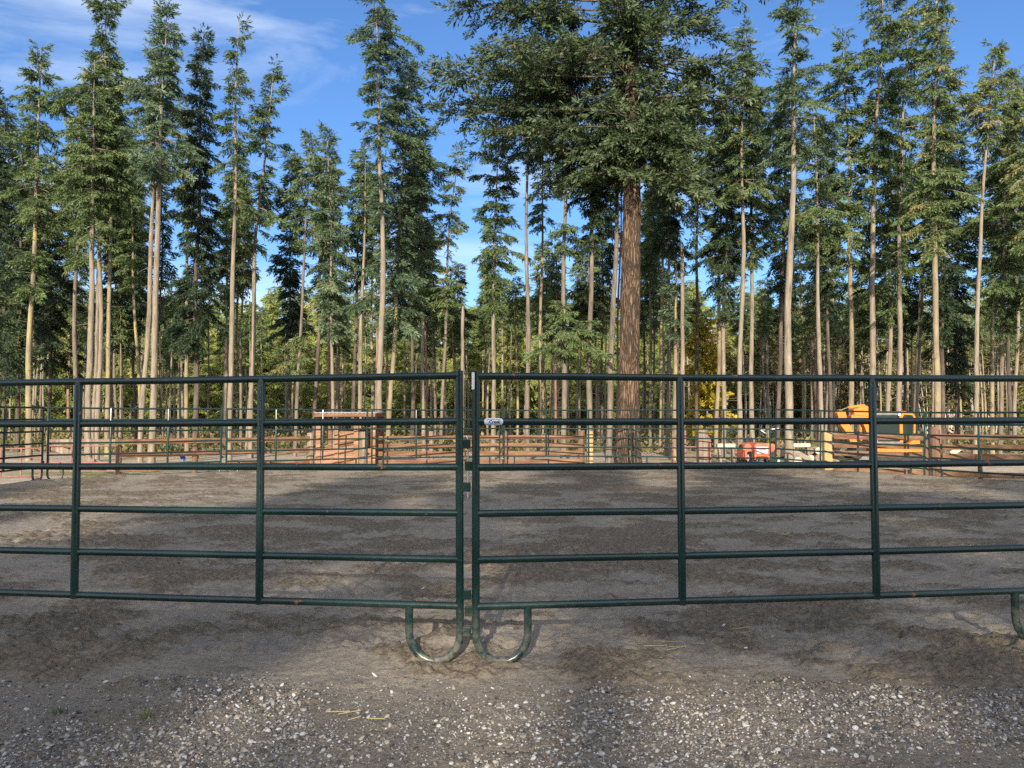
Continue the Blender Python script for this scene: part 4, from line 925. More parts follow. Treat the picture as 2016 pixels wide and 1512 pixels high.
#  x770, (x2,y2), top x, width, distance, bark, leaf, density, crown outlines (top to bottom)
N_, B_, K_ = 'needles', 'needles_blue', 'needles_shaded'
T = [
 (-26, (-24, 400), None, 9, 29, 'dark', K_, 1.0, [[(160, 4), (320, 50), (520, 58), (700, 45)]]),
 (8, (5, 330), None, 7, 36, 'dark', K_, 1.0, [[(190, 4), (300, 38), (500, 44), (760, 34)]]),
 (36, (40, 300), None, 8, 33, 'dark', K_, .9, [[(240, 4), (350, 32), (560, 42), (760, 28)]]),
 (57, (65, 460), (78, 95), 11, 26, 'yellow', N_, .95, [[(92, 5), (150, 34), (220, 50), (300, 60), (400, 56), (455, 34)], [(488, 6), (520, 46), (560, 40), (576, 10)]]),
 (66, (68, 500), None, 4, 44, 'pale', N_, .9, [[(360, 4), (450, 22), (560, 14)]]),
 (95, (92, 400), None, 7, 33, 'dark', K_, 1.0, [[(300, 5), (400, 55), (560, 58), (680, 66), (715, 20)]]),
 (147, (150, 470), None, 9, 32, 'grey', N_, .9, [[(230, 4), (350, 45), (470, 55), (520, 12)]]),
 (176, (182, 420), None, 12, 25, 'pale', N_, 1.0, [[(120, 5), (200, 50), (330, 58), (440, 44), (470, 8)]]),
 (185, (190, 500), None, 8, 32, 'pale', N_, .9, [[(220, 5), (300, 40), (420, 46)]]),
 (194, (199, 410), (212, -40), 9, 26, 'pale', N_, 1.05, [[(-40, 4), (15, 42), (45, 26), (75, 22), (100, 46), (200, 72), (330, 74), (420, 36)]]),
 (212, (213, 410), None, 9, 29, 'yellow', N_, .95, [[(110, 5), (200, 46), (330, 52), (415, 26)]]),
 (227, (228, 500), None, 5, 43, 'grey', N_, .9, [[(300, 4), (400, 28), (520, 22)]]),
 (239, (240, 480), None, 7, 35, 'dark', K_, 1.0, [[(240, 5), (380, 42), (560, 38), (680, 32)]]),
 (265, (262, 500), None, 6, 39, 'dark', K_, 1.0, [[(250, 5), (400, 35), (600, 34), (690, 8)]]),
 (275, (266, 560), None, 7, 33, 'yellow', N_, .9, [[(320, 5), (430, 38), (560, 18)]]),
 (284, (304, 400), None, 10, 25, 'pale', B_, .9, [[(60, 5), (150, 38), (280, 50), (345, 36)]]),
 (301, (309, 400), (322, 5), 13, 23.5, 'pale', B_, 1.15, [[(0, 5), (50, 24), (120, 40), (180, 52), (240, 66), (330, 56), (358, 16)]]),
 (316, (321, 430), None, 5, 37, 'dark', K_, .8, [[(300, 3), (400, 10), (430, 20), (455, 8), (515, 22), (550, 4)]]),
 (327, (328, 600), None, 4, 46, 'yellow', N_, .8, [[(585, 3), (640, 16), (700, 10)]]),
 (344, (345, 600), None, 5, 45, 'pale', N_, .8, [[(590, 3), (650, 20), (720, 10)]]),
 (354, (355, 600), None, 5, 43, 'pale', N_, .8, [[(600, 3), (660, 20), (720, 10)]]),
 (367, (368, 430), None, 8, 29, 'yellow', N_, .8, [[(200, 4), (300, 22), (400, 28), (470, 10)]]),
 (385, (392, 300), (402, 70), 10, 27, 'dark', K_, 1.15, [[(66, 4), (130, 24), (220, 34), (300, 42), (420, 42), (560, 50), (650, 58), (692, 22)]]),
 (409, (412, 500), None, 4, 44, 'grey', N_, .8, [[(430, 3), (520, 18), (580, 8)]]),
 (443, (448, 600), None, 8, 35, 'pale', N_, .8, [[(430, 4), (520, 18), (600, 10)]]),
 (454, (462, 400), (470, 42), 10, 26, 'pale', N_, .50, [[(40, 5), (85, 20), (120, 34), (200, 46), (300, 50), (345, 26)], [(360, 6), (400, 36), (430, 8)]]),
 (466, (470, 500), None, 5, 41, 'dark', K_, .9, [[(310, 4), (400, 30), (580, 26)]]),
 (474, (478, 500), None, 6, 35, 'grey', N_, .8, [[(340, 4), (430, 32), (560, 26)]]),
 (496, (503, 480), (543, 135), 9, 28, 'pale', N_, .6, [[(132, 5), (160, 26), (220, 32), (330, 50), (430, 46), (490, 16)]]),
 (570, (572, 420), None, 5, 35, 'dark', K_, 1.1, [[(310, 4), (420, 20), (520, 26), (640, 28), (662, 8)]]),
 (586, (602, 470), None, 7, 29, 'grey', N_, .8, [[(266, 4), (320, 26), (420, 40), (485, 16)], [(655, 4), (690, 52), (722, 14)]]),
 (622, (635, 430), None, 8, 33, 'dark', N_, .8, [[(300, 4), (400, 26), (500, 16)]]),
 (648, (650, 500), None, 5, 40, 'red', N_, .8, [[(330, 4), (450, 28), (600, 18)]]),
 (655, (652, 450), (648, 260), 7, 28, 'pale', B_, .85, [[(258, 5), (320, 33), (430, 40), (560, 42), (640, 34), (654, 8)]]),
 (667, (668, 600), None, 5, 44, 'red', N_, .8, [[(560, 3), (640, 20), (690, 10)]]),
 (697, (704, 520), None, 8, 33, 'dark', K_, .9, [[(310, 4), (400, 30), (520, 28), (560, 8)]]),
 (708, (716, 430), None, 9, 28, 'pale', N_, .7, [[(300, 4), (360, 30), (440, 20)]]),
 (733, (733, 400), None, 6, 35, 'yellow', N_, .7, [[(330, 4), (400, 22), (470, 10)]]),
 (741, (743, 500), None, 5, 31, 'red', N_, .7, [[(420, 4), (500, 20), (560, 10)]]),
 (749, (753, 400), (738, -30), 12, 23.5, 'pale', B_, 1.0, [[(-45, 5), (15, 40), (55, 52), (100, 44), (160, 54), (225, 66), (275, 62), (305, 20)], [(325, 4), (375, 32), (425, 10)]]),
 (770, (778, 620), (806, 125), 9, 26, 'yellow', B_, 1.15, [[(122, 5), (150, 30), (220, 50), (300, 66), (380, 56), (480, 54), (570, 60), (640, 48), (656, 8)]]),
 (796, (797, 600), None, 5, 38, 'grey', N_, .8, [[(430, 4), (560, 30), (650, 18)]]),
 (812, (815, 500), None, 8, 33, 'dark', K_, .9, [[(310, 4), (420, 34), (590, 38), (650, 10)]]),
 (833, (830, 500), None, 8, 29, 'pale', B_, .8, [[(255, 4), (350, 34), (480, 38), (560, 14)]]),
 (839, (838, 600), None, 5, 36, 'red', N_, .7, [[(450, 4), (540, 24), (620, 10)]]),
 (872, (885, 450), (902, 305), 7, 29, 'grey', N_, .65, [[(302, 5), (335, 26), (420, 30), (485, 12)], [(525, 4), (565, 42), (612, 14)]]),
 (960, (962, 600), None, 4, 42, 'pale', N_, .8, [[(500, 4), (580, 20), (640, 10)]]),
 (971, (974, 420), (982, 265), 8, 27, 'pale', N_, .95, [[(262, 5), (320, 36), (430, 50), (540, 38), (605, 14)]]),
 (1039, (1038, 400), None, 9, 25.5, 'grey', B_, .9, [[(90, 4), (180, 42), (285, 50), (308, 8)]]),
 (1062, (1067, 460), None, 7, 31, 'yellow', N_, .55, [[(260, 4), (330, 38), (445, 26)]]),
 (1069, (1069, 600), None, 4, 42, 'yellow', N_, .7, [[(480, 4), (580, 22), (640, 12)]]),
 (1085, (1086, 600), None, 6, 40, 'yellow', N_, .7, [[(470, 4), (570, 24), (640, 14)]]),
 (1094, (1095, 600), None, 5, 38, 'red', N_, .7, [[(500, 4), (590, 20), (660, 10)]]),
 (1110, (1112, 430), None, 11, 24.5, 'grey', N_, 1.0, [[(150, 5), (230, 48), (330, 42), (346, 8)], [(432, 4), (460, 42), (490, 10)], [(588, 4), (625, 66), (668, 68), (690, 16)]]),
 (1136, (1137, 600), None, 4, 46, 'pale', N_, .7, [[(520, 4), (600, 18), (660, 8)]]),
 (1161, (1164, 400), None, 11, 25, 'grey', K_, 1.0, [[(120, 5), (240, 42), (360, 52), (465, 46), (490, 8)]]),
 (1185, (1186, 500), None, 5, 40, 'dark', K_, .9, [[(330, 4), (450, 34), (610, 36)]]),
 (1202, (1213, 430), None, 12, 24.8, 'grey', N_, .8, [[(100, 4), (250, 38), (330, 28)]]),
 (1215, (1219, 500), None, 5, 30, 'grey', N_, .8, [[(200, 4), (330, 26), (400, 10)]]),
 (1269, (1270, 600), None, 5, 44, 'dark', N_, .8, [[(430, 4), (540, 24), (650, 12)]]),
 (1280, (1280, 450), None, 6, 35, 'grey', N_, .8, [[(330, 4), (440, 36), (560, 16)]]),
 (1288, (1287, 500), None, 4, 40, 'dark', K_, .8, [[(350, 4), (480, 30), (600, 12)]]),
 (1302, (1304, 500), None, 8, 31, 'yellow', N_, .9, [[(280, 4), (400, 46), (495, 24)]]),
 (1316, (1318, 560), None, 9, 29, 'grey', K_, .9, [[(250, 4), (400, 42), (500, 34)]]),
 (1328, (1330, 560), None, 10, 26.5, 'yellow', B_, .8, [[(520, 4), (575, 32), (640, 28), (652, 6)]]),
 (1372, (1373, 430), None, 7, 33, 'dark', K_, .8, [[(150, 4), (300, 32), (420, 20)]]),
 (1413, (1418, 540), None, 8, 32, 'yellow', K_, .9, [[(200, 4), (350, 35), (520, 28)]]),
 (1425, (1430, 440), None, 9, 27, 'pale', K_, 1.05, [[(150, 5), (330, 44), (440, 48), (520, 46), (600, 34), (616, 6)]]),
 (1458, (1461, 400), None, 10, 25, 'pale', N_, 1.0, [[(50, 5), (150, 48), (260, 56), (360, 50), (382, 8)]]),
 (1481, (1482, 500), None, 9, 27, 'pale', N_, .95, [[(160, 4), (260, 44), (400, 48), (495, 30), (515, 6)]]),
 (1533, (1540, 500), None, 9, 30, 'dark', K_, .9, [[(150, 4), (300, 46), (480, 42), (570, 16)]]),
 (1553, (1558, 400), (1574, -50), 15, 22.8, 'pale', B_, 1.0, [[(-70, 5), (-5, 58), (35, 54), (62, 16)], [(95, 4), (150, 70), (250, 74), (302, 14)]]),
 (1608, (1607, 600), None, 6, 36, 'red', N_, .8, [[(420, 4), (520, 24), (600, 10)]]),
 (1614, (1611, 490), (1603, 200), 9, 25.5, 'pale', N_, .95, [[(225, 5), (310, 50), (400, 60), (478, 46), (496, 8)]]),
 (1634, (1626, 500), None, 7, 31.5, 'dark', K_, .9, [[(250, 4), (400, 34), (560, 22), (612, 6)]]),
 (1676, (1678, 520), (1668, 60), 10, 30, 'yellow', N_, .8, [[(55, 5), (150, 38), (300, 52), (440, 54), (525, 30)]]),
 (1716, (1717, 420), (1735, -25), 12, 29, 'pale', N_, .85, [[(-25, 8), (60, 52), (130, 55), (250, 54), (350, 46), (420, 16)]]),
 (1748, (1750, 600), None, 9, 32, 'pale', N_, .85, [[(300, 4), (400, 42), (500, 38), (590, 34), (622, 8)]]),
 (1771, (1770, 430), (1788, 15), 10, 29.5, 'pale', N_, .65, [[(10, 5), (60, 42), (150, 46), (280, 42), (430, 38), (515, 46), (532, 8)]]),
 (1781, (1781, 500), None, 5, 36, 'dark', K_, .9, [[(300, 4), (450, 42), (665, 36)]]),
 (1803, (1820, 420), (1836, 200), 10, 31, 'grey', N_, .6, [[(240, 4), (330, 36), (430, 16)]]),
 (1835, (1836, 500), None, 6, 33, 'pale', N_, .8, [[(350, 4), (450, 30), (560, 10)]]),
 (1846, (1844, 430), (1852, -60), 12, 24.5, 'yellow', N_, 1.05, [[(-70, 8), (0, 38), (60, 46), (120, 54), (200, 42), (300, 50), (420, 54), (482, 30), (494, 6)]]),
 (1857, (1858, 500), None, 9, 30, 'dark', K_, 1.0, [[(200, 4), (350, 46), (560, 42), (665, 16)]]),
 (1882, (1884, 500), None, 7, 34, 'dark', K_, 1.0, [[(240, 4), (400, 42), (560, 44), (720, 46), (765, 12)]]),
 (1922, (1935, 400), (1964, 85), 9, 26, 'pale', N_, .95, [[(82, 5), (125, 40), (180, 60), (240, 46), (268, 8)]]),
 (1954, (1960, 500), None, 8, 31, 'yellow', N_, .8, [[(330, 4), (450, 28), (560, 20)]]),
 (1971, (1975, 500), (1988, 150), 8, 29, 'grey', N_, 1.0, [[(170, 5), (260, 46), (400, 56), (560, 56), (645, 34)]]),
 (1987, (1989, 500), None, 8, 33, 'dark', K_, 1.0, [[(250, 4), (400, 46), (620, 46)]]),
 (2001, (2003, 600), None, 7, 32, 'pale', N_, .95, [[(160, 5), (280, 50), (420, 55), (520, 36)]]),
 (2044, (2046, 500), None, 9, 27, 'grey', N_, 1.0, [[(120, 5), (300, 58), (640, 54)]]),
]
SEGS = [(-999, 160, "left of the near gate's leftmost upright"), (160, 360, "right after the gate's leftmost upright"), (360, 512, "in the last stretch before the gate's second upright"), (512, 622, "between the gate's second upright and the shed"),
        (622, 745, "rising behind the wooden shed"), (745, 925, "between the shed and the gate posts"), (925, 1230, "between the gate posts and the huge trunk"),
        (1230, 1343, "between the huge trunk and the next gate upright"), (1343, 1462, "between the gate upright and the tractor"),
        (1462, 1600, "between the tractor and the excavator's boom"), (1600, 1795, "rising behind or beside the orange excavator"), (1795, 9999, "right of the orange excavator")]
ORD = ['first', 'second', 'third', 'fourth', 'fifth', 'sixth', 'seventh', 'eighth', 'ninth', 'tenth', 'eleventh', 'twelfth', 'thirteenth', 'fourteenth', 'fifteenth', 'sixteenth', 'seventeenth', 'eighteenth', 'nineteenth', 'twentieth']
LOOK = {'pale': 'pale tan', 'grey': 'grey-brown', 'yellow': 'yellow-lichened', 'red': 'reddish', 'dark': 'dark'}  # dark marks trunks in shade, carried by the bark colour
EXTRA = [909, 1343]                      # the two broken-topped trunks are counted too
xs_all = sorted([t[0] for t in T] + EXTRA)
def tree_label(x, look, what='conifer trunk'):
    for a, b, nm in SEGS:
        if a <= x < b:
            same = [q for q in xs_all if a <= q < b]; return f"{look} {what}, {ORD[same.index(x)]} from left {nm}"
for i, (x, p2, top, wpx, d, bark, leaf, dens, segs) in enumerate(T):
    slim = 'slim ' if wpx < 7 else ''
    lb = tree_label(x, slim + LOOK[bark])
    pts = [(x, 770), p2] + ([top] if top else [])
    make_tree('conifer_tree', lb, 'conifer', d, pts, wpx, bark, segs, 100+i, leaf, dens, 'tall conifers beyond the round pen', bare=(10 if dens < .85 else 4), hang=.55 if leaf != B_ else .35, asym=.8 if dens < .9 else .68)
# broken-topped trunks
make_tree('broken_trunk', tree_label(909, 'pale bare snapped', 'dead trunk'), 'dead tree', 26, [(909, 770), (912, 597)], 10, 'pale', [], 900, snag=True, stub=3)
sn = make_tree('broken_trunk', tree_label(1343, 'pale broken-topped', 'trunk'), 'dead tree', 25.5, [(1343, 770), (1343, 478)], 11, 'pale', [], 901, snag=True, stub=8)

# the huge near tree
def huge_tree():
    rng = np.random.default_rng(77); d = 23.2; k = d/F
    b = at(1236, 915, d); x0 = b.x
    root = thing('huge_conifer', 'huge old conifer with thick furrowed reddish trunk and wide low boughs', 'conifer', (x0, d, -.05))
    ZZ = np.array([0, at(0, 770, d).z, at(0, 430, d).z, at(0, 0, d).z, at(0, -260, d).z]); XX = np.array([0, (1238-CX)*k-x0, (1245-CX)*k-x0+.02, (1250-CX)*k-x0, (1252-CX)*k-x0])
    def axis(z): return np.interp(z, ZZ, XX), 0*z
    zt = ZZ[-1]; r0 = .325
    kk = 60; z = np.linspace(-.2, zt, kk); sd_ = 48
    rd = np.interp(z, [0, 1, 2.2, 7, 12, zt], [r0*1.30, r0*1.08, r0, r0*.86, r0*.62, .05])
    P = np.stack([*axis(z), z], 1)[None]; V, Q = tube_arrays(P, rd[None], sd_)
    an = np.arctan2(V[:, 1], V[:, 0]-np.interp(V[:, 2], ZZ, XX)); rr_ = np.interp(V[:, 2], z, rd)
    dsp = .045*(np.abs(2*vn(an*5.1+20, V[:, 2]*1.6, 5)-1)-.5)*r0/.3 + .05*r0*np.sin(an*3+1)*np.exp(-np.maximum(V[:, 2], 0)/1.0)
    V[:, 0] += np.cos(an)*dsp; V[:, 1] += np.sin(an)*dsp
    link('trunk', np_mesh('trunk', V, Q, [M['big_bark']], smooth=True), root)
    # boughs: hand-placed reach by height and side, px left / right of trunk
    zs = lambda py: at(0, py, d).z
    prof_l = [(-260, 60), (-100, 260), (-20, 330), (60, 320), (150, 385), (215, 370), (260, 250), (300, 170), (335, 70)]
    prof_r = [(-260, 60), (-100, 180), (0, 230), (110, 255), (200, 250), (280, 235), (330, 120)]
    zl = np.array([zs(p[0]) for p in prof_l][::-1]); rl = np.array([p[1]*k for p in prof_l][::-1])
    zr = np.array([zs(p[0]) for p in prof_r][::-1]); rrr = np.array([p[1]*k for p in prof_r][::-1])
    n = 120; zb = np.round(rng.uniform(zs(330), zs(-250), n)/.62)*.62 + rng.normal(0, .08, n); az = rng.random(n)*2*math.pi
    c = np.cos(az)
    RL = np.where(c < 0, np.interp(zb, zl, rl), np.interp(zb, zr, rrr)); RL = RL*(.45+.55*np.abs(c))
    Ln = RL*np.clip(rng.normal(.78, .17, n), .35, 1.05)
    O = np.stack([*axis(zb), zb], 1); D = np.stack([np.cos(az), np.sin(az), 0*az], 1)
    A = np.interp(zb, [zs(330), zs(-250)], [-.12, .22])+rng.normal(0, .07, n); B = rng.normal(-.04, .06, n)
    # long boughs reaching left, measured
    for py, L_, a_ in ((150, 390, -.03), (20, 350, .06), (85, 330, .0), (215, 365, .02), (245, 300, -.05), (-30, 330, .1), (170, 330, -.06)):
        O = np.vstack([O, [float(axis(zs(py))[0]), 0, zs(py)]]); aa = math.pi+rng.normal(0, .12); D = np.vstack([D, [math.cos(aa), math.sin(aa)-.08, 0]]); Ln = np.append(Ln, L_*k); A = np.append(A, a_); B = np.append(B, -.02)
    n3 = 46; z3 = rng.uniform(zs(345), zs(225), n3); a3 = rng.random(n3)*6.283
    O = np.vstack([O, np.stack([*axis(z3), z3], 1)]); D = np.vstack([D, np.stack([np.cos(a3), np.sin(a3), 0*a3], 1)]); Ln = np.append(Ln, rng.uniform(70, 215, n3)*k*(.55+.45*np.abs(np.cos(a3)))); A = np.append(A, rng.normal(-.26, .16, n3)); B = np.append(B, rng.normal(-.2, .1, n3))
    n4 = 170; z4 = rng.uniform(zs(335), zs(-200), n4); a4 = rng.random(n4)*6.283
    O = np.vstack([O, np.stack([*axis(z4), z4], 1)]); D = np.vstack([D, np.stack([np.cos(a4), np.sin(a4), 0*a4], 1)]); Ln = np.append(Ln, rng.uniform(.5, 1.3, n4)); A = np.append(A, rng.normal(-.1, .25, n4)); B = np.append(B, rng.normal(-.15, .15, n4))
    main = (O, D, Ln, A, B)
    def ev(m_, i, s):
        O, D, Ln, A, B = m_; P = O[i]+D[i]*(Ln[i]*s)[:, None]; P[:, 2] += Ln[i]*(A[i]*s+B[i]*s*s); T_ = D[i].copy(); T_[:, 2] += A[i]+2*B[i]*s; return P, nrm(T_)
    # side boughs
    kn = np.clip((Ln/.19).astype(int), 2, 28); i = np.repeat(np.arange(len(Ln)), kn); s = rng.uniform(.25, .97, len(i)); P, T_ = ev(main, i, s)
    sg = rng.choice([-1, 1], len(i)); an = sg*rng.uniform(.5, 1.15, len(i))
    d2 = np.stack([D[i, 0]*np.cos(an)-D[i, 1]*np.sin(an), D[i, 0]*np.sin(an)+D[i, 1]*np.cos(an), 0*an], 1)
    L2 = np.clip(Ln[i]*(.16+.26*(1-s)), .3, 1.7)*rng.uniform(.6, 1.2, len(i))
    sub = (P, d2, L2, T_[:, 2]*.5-.08+rng.normal(0, .14, len(i)), rng.normal(-.06, .1, len(i)))
    ti_s = np.clip(rng.normal(.5, .18, len(i)), 0, 1)
    allc = tuple(np.concatenate([a, b_]) for a, b_ in zip(main, sub)); TI = np.concatenate([np.clip(rng.normal(.5, .15, len(Ln)), 0, 1), ti_s])
    s0 = np.concatenate([np.where(Ln > 1.4, .4, .1), np.full(len(i), .22)])
    lf = .165
    kk2 = np.maximum(2, (allc[2]*(1-s0)/.056).astype(int)); i = np.repeat(np.arange(len(TI)), kk2); off = np.arange(len(i))-np.repeat(np.cumsum(kk2)-kk2, kk2)
    s = np.minimum(s0[i]+(1-s0[i])*(off+rng.random(len(i)))/kk2[i], 1); P, T_ = ev(allc, i, s)
    lat = np.stack([-T_[:, 1], T_[:, 0], 0*s], 1)*np.where(off % 2 == 0, 1, -1)[:, None]; tip = off == kk2[i]-1
    td = T_*rng.uniform(.5, .9, len(i))[:, None]+lat*np.where(tip, .05, rng.uniform(.2, .9, len(i)))[:, None]+rng.normal(0, .12, (len(i), 3))
    td[:, 2] += rng.normal(.02, .34, len(i)); td = nrm(td); tl = .21*rng.uniform(.6, 1.25, len(i))
    m = 5; u = np.broadcast_to((np.arange(m)+.6)/m, (len(i), m)); fo = (P[:, None]+td[:, None]*(tl[:, None]*u)[..., None])
    sdv = nrm(np.cross(td, rng.normal(size=(len(i), 3)))); alt = np.broadcast_to(np.array([1, -1, 1, -1, .1])[:m], (len(i), m))
    fd = nrm(td[:, None]*.9+sdv[:, None]*alt[..., None]*.42+rng.normal(0, .1, (len(i), m, 3))).reshape(-1, 3); fo = fo.reshape(-1, 3); N = len(fo)
    fl = lf*rng.uniform(.65, 1.15, N); wv = nrm(np.cross(fd, rng.normal(size=(N, 3))))*(fl*.15)[:, None]; mid = fo+fd*(fl*.5)[:, None]
    V = np.stack([fo, mid+wv, fo+fd*fl[:, None], mid-wv], 1).reshape(-1, 3)
    ti = np.clip(TI[np.repeat(i, m)]+rng.normal(0, .12, N)+.22*np.repeat(s, m)-.1, 0, .93)
    link('crown', np_mesh('crown', V, np.arange(N*4).reshape(N, 4), [M['needles_big']], tint=ti), root)
    LV = limb_arrays(main, .04, 6)
    l2 = limb_arrays(sub, .014, 3); V, Q = merge([LV, l2])
    link('boughs', np_mesh('boughs', V, Q, [M['dark']], smooth=True), root)
    # cones hanging under bough tips
    ci = rng.choice(np.where(s > .6)[0], 260, replace=False); Pc = P[ci]-np.array([0, 0, .06]); kz = np.array([0, .35, .8, 1.0])
    PP = Pc[:, None, :]+np.stack([0*kz, 0*kz, -kz*.11], 1)[None]; V, Q = tube_arrays(PP, np.tile(np.array([.006, .021, .017, .003]), (len(ci), 1)), 5)
    co_ = link('cones', np_mesh('cones', V, Q, [M['cone']], smooth=True), root); co_['kind'] = 'stuff'
M['needles_big'] = leaf_mat('fir_needles', [(0, (.020, .036, .018)), (.3, (.050, .082, .036)), (.55, (.090, .132, .052)), (.8, (.135, .180, .105)), (1, (.20, .235, .14))])
M['cone'] = mat('fir_cone', (.19, .09, .045), .8)
huge_tree()

# ------------------------------------------------------------------ forest behind: copies of a few kinds
def proto_tree(seed, H, r, leaf, bark, prof, lf, dens, r0, name='conifer', **kw):
    rng = np.random.default_rng(seed); ph = rng.random(2)*6
    axis = lambda z: (.03*H*.3*np.sin(z*.5+ph[0]), .03*H*.3*np.sin(z*.4+ph[1]))
    TV, TQ, _ = trunk_arrays(rng, axis, H, r0)
    segs = [[(H*t, r*q) for t, q in prof]]
    V, Q, ti, main = crown_arrays(rng, axis, segs, lf, dens, **kw)
    TV, TQ = merge([(TV, TQ), limb_arrays(main, r0*.3, 3)])
    return np_mesh('trunk', TV, TQ, [M[bark]], smooth=True), np_mesh('crown', V, Q, [M[leaf]], tint=ti)
def place_tree(name, protos, k, loc, sc, rz, label, cat, group):
    root = thing(name, label, cat, loc, group, rz); root.scale = (sc, sc, sc)
    link('trunk', protos[k][0], root); link('crown', protos[k][1], root)
    return root
fr = random.Random(21)
spr = [(1, .03), (.9, .28), (.75, .6), (.55, .9), (.35, 1), (.18, .8), (.10, .3)]
farP = [proto_tree(500+k, 10, 2.1+.25*k, 'needles_far', 'pale', spr, .24, 1.05, .12, hang=.5, slope=(-.3, .25), sag=-.2) for k in range(4)]
thin = [proto_tree(520+k, 12, 1.15, N_ if k % 2 else K_, ['pale', 'grey', 'yellow', 'red'][k], [(1, .05), (.9, .5), (.75, .9), (.6, 1), (.52, .3)], .2, .7, .085, hang=.5) for k in range(4)]
# far wood: rows at increasing distance, tops at about y 540-640 of the photo
n_far = 0
for row, (d, step) in enumerate(((60, 4.2), (67, 3.8), (76, 3.8), (88, 4.0), (104, 4.6))):
    xx = -d*.76
    while xx < d*.76:
        dd = d+fr.uniform(-2.5, 2.5); x = xx+fr.uniform(-1.2, 1.2)
        px = CX+x/dd*F
        y_t = fr.uniform(548, 622) + (70 if row < 1 else 40 if row < 2 else 0)
        if row < 3 and px > 1360 and fr.random() < .72:      # the clearing with alders on the right
            xx += step; continue
        Hh = at(px, y_t, dd).z
        gz = float(16*sstep(60, 200, np.array(dd)))
        place_tree('forest_conifer', farP, fr.randrange(4), (x, dd, gz-.1), max(.5, (Hh-gz)/10), fr.uniform(0, 6.28), 'yellow-green conifer of the far wood beyond the tall trunks', 'conifer', 'far wood conifers'); n_far += 1
        xx += step*fr.uniform(.75, 1.25)
for i in range(11):
    d = fr.uniform(36, 50); px = fr.uniform(-20, 2040)
    if 325 < px < 365 or 405 < px < 440: continue
    x = (px-CX)/F*d; Hh = at(px, fr.uniform(380, 520), d).z
    place_tree('thin_conifer', thin, fr.randrange(4), (x, d, -.1), Hh/12, fr.uniform(0, 6.28), 'thin pole-like conifer deep among the tall trunks', 'conifer', 'thin conifers deep in the stand')
pole = [proto_tree(530+k, 10, .75, N_, ['pale', 'pale', 'grey', 'yellow'][k], [(1, .05), (.92, .6), (.85, .9), (.78, .7), (.74, .2)], .2, .6, .085, hang=.5) for k in range(4)]
for i in range(115):
    d = fr.uniform(33, 60); px = fr.uniform(-20, 2040); Hh = at(px, fr.uniform(540, 640), d).z
    place_tree('pole_conifer', pole, fr.randrange(4), ((px-CX)/F*d, d, -.1), Hh/10, fr.uniform(0, 6.28), 'bare-stemmed young conifer before the far wood', 'conifer', 'young bare-stemmed conifers before the far wood')
# alders and a yellow tree on the right
alP = []
for k in range(4):
    rng = np.random.default_rng(540+k); H = 9
    ax = lambda z: (.25*np.sin(z*.35+k), .2*np.sin(z*.3+2*k))
    parts = []; 
    for q in range(3):
        lx, ly = rng.normal(0, .05, 2); zt = H*rng.uniform(.7, 1)
        axq = lambda z, lx=lx, ly=ly, q=q: (ax(z)[0]+lx*z+.12*q, ax(z)[1]+ly*z); v, q_, _ = trunk_arrays(rng, axq, zt, .06, .01, 7, .2); parts.append((v, q_))
    V, Q, ti, main = crown_arrays(rng, ax, [[(H*.98, .2), (H*.75, 1.0), (H*.45, 1.3), (H*.2, .8)]], .20, .35, .1, (.5, .9), -.1, mfing=4, fwid=.34)
    O, D, Ln, A, B = main; parts.append(limb_arrays((O, D, Ln*1.35, A, B), .02, 3)); TV, TQ = merge(parts)
    alP.append((np_mesh('trunk', TV, TQ, [M['white_bark']], smooth=True), np_mesh('crown', V, Q, [M['alder_leaf']], tint=ti)))
for i in range(80):
    d = fr.uniform(52, 66); px = fr.uniform(1365, 2060); x = (px-CX)/F*d; Hh = at(px, fr.uniform(600, 690), d).z
    place_tree('alder_tree', alP, fr.randrange(4), (x, d, -.1), Hh/9, fr.uniform(0, 6.28), 'leggy pale-stemmed alder in the olive thicket at right', 'alder', 'alders in the thicket')
rng = np.random.default_rng(560); H = 6.5; axy = lambda z: (.1*np.sin(z), .1*np.cos(z))
tv, tq, _ = trunk_arrays(rng, axy, H, .07); V, Q, ti, main = crown_arrays(rng, axy, [[(H, .2), (H*.75, .8), (H*.4, 1.0), (H*.12, .7)]], .2, 1.0, .5, (.3, .8), -.2, fwid=.4, mfing=5)
tv, tq = merge([(tv, tq), limb_arrays(main, .02, 3)])
d = 36.0
root = thing('yellow_tree', 'small tree in yellow autumn leaf, right of the first upright', 'tree', ((1388-CX)/F*d, d, -.1)); root.scale = (.95, .95, .95)
link('trunk', np_mesh('trunk', tv, tq, [M['grey']], smooth=True), root); link('crown', np_mesh('crown', V, Q, [M['yellow_leaf']], tint=ti), root)

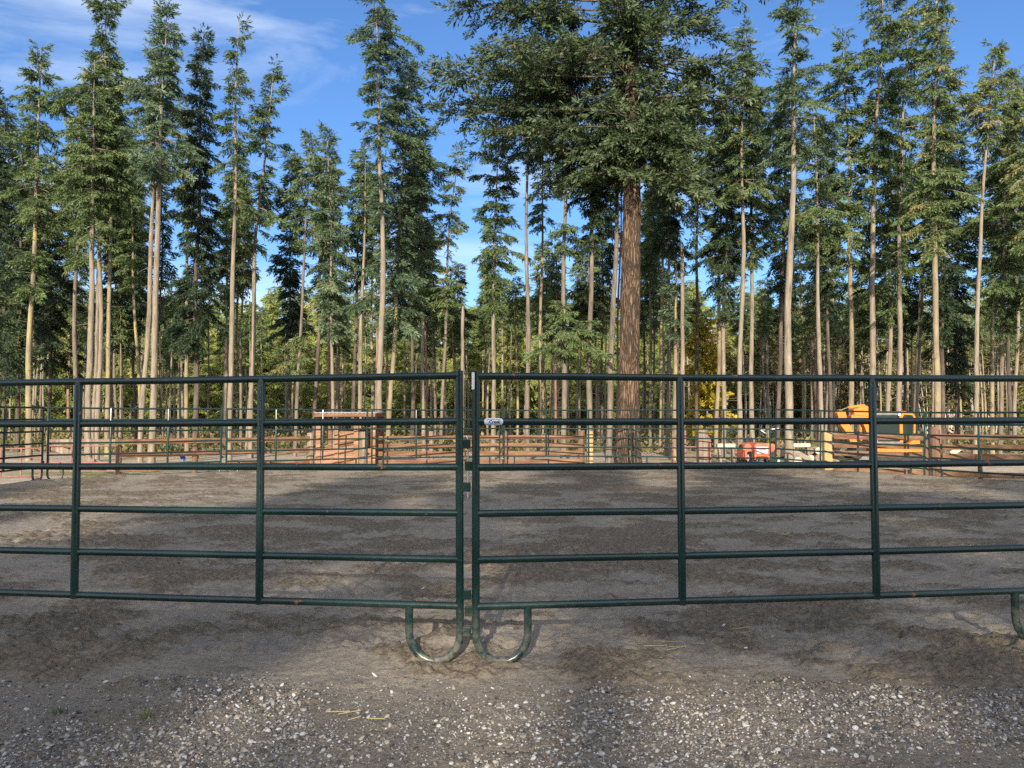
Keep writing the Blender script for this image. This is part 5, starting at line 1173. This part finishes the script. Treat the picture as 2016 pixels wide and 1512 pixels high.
# underbrush between the trunks
def underbrush():
    rng = np.random.default_rng(31); n = 2300
    d = rng.uniform(30, 60, n)**1.0; x = (rng.random(n)*2-1)*d*.74
    keep = fbm(x*.25, d*.25, 91, 3) > .43; d, x = d[keep], x[keep]; n = len(d)
    hgt = rng.uniform(.3, 1.3, n)
    O = np.stack([x, d, -.1+hgt*.15], 1); m = 22
    P = np.repeat(O, m, 0) + rng.normal(0, 1, (n*m, 3))*np.repeat(np.stack([hgt*.45, hgt*.45, hgt*.28], 1), m, 0); P[:, 2] = np.abs(P[:, 2]+.1)-.08
    fd = nrm(rng.normal(0, 1, P.shape)+np.array([0, 0, .7])); fl = rng.uniform(.10, .24, len(P)); wv = nrm(np.cross(fd, rng.normal(size=P.shape)))*(fl*.33)[:, None]; mid = P+fd*(fl*.5)[:, None]
    V = np.stack([P, mid+wv, P+fd*fl[:, None], mid-wv], 1).reshape(-1, 3)
    ti = np.clip(np.repeat(rng.random(n), m)+rng.normal(0, .12, len(P)), 0, 1)
    o = link('underbrush', np_mesh('underbrush', V, np.arange(len(V)).reshape(-1, 4), [M['brush']], tint=ti)); tag(o, 'low brush and ferns on the forest floor', 'undergrowth', kind='stuff')
underbrush()

# conifers behind the viewer, whose shade lies over the pen
shP = [proto_tree(580+k, 15, 2.9, N_, 'grey', [(1, .03), (.88, .42), (.7, .8), (.5, 1), (.3, 1.05), (.06, .9)], .30, 1.25, .2, hang=.4, fwid=.22) for k in range(3)]
gapP = []  # unseen trees, crowns shaped with a gap to let sun reach the gravel
_rng = np.random.default_rng(611); _ax = lambda z: (0*z, 0*z)
_tv, _tq, _ = trunk_arrays(_rng, _ax, 23, .22)
_V, _Q, _ti, _m = crown_arrays(_rng, _ax, [[(23, .2), (20, 2.2), (16.9, 2.8)], [(15.5, 3.0), (8, 3.6), (2, 3.2)]], .36, 1.1, .2, (-.08, .05), -.05, fwid=.22)
gapP.append((np_mesh('trunk', _tv, _tq, [M['grey']], smooth=True), np_mesh('crown', _V, _Q, [M[N_]], tint=_ti)))
sr = random.Random(12)
for i in range(15):
    x = -27 + i*3.7 + sr.uniform(-.8, .8); y = -42 + sr.uniform(-5, 5); h = (18 - y)*.364 + sr.uniform(-3.0, 1.0)
    if i in (6, 7): x, y, h = (-4.1, -41, 23.0) if i == 6 else (-.5, -41, 23.0)
    if i == 5: x = -8.9
    place_tree('shade_conifer', gapP if i in (6, 7) else shP, 0 if i in (6, 7) else i % 3, (x, y, -.1), h/(23 if i in (6, 7) else 15), i*1.3, 'conifer behind the viewer that shades the arena', 'conifer', 'conifers behind the viewer')
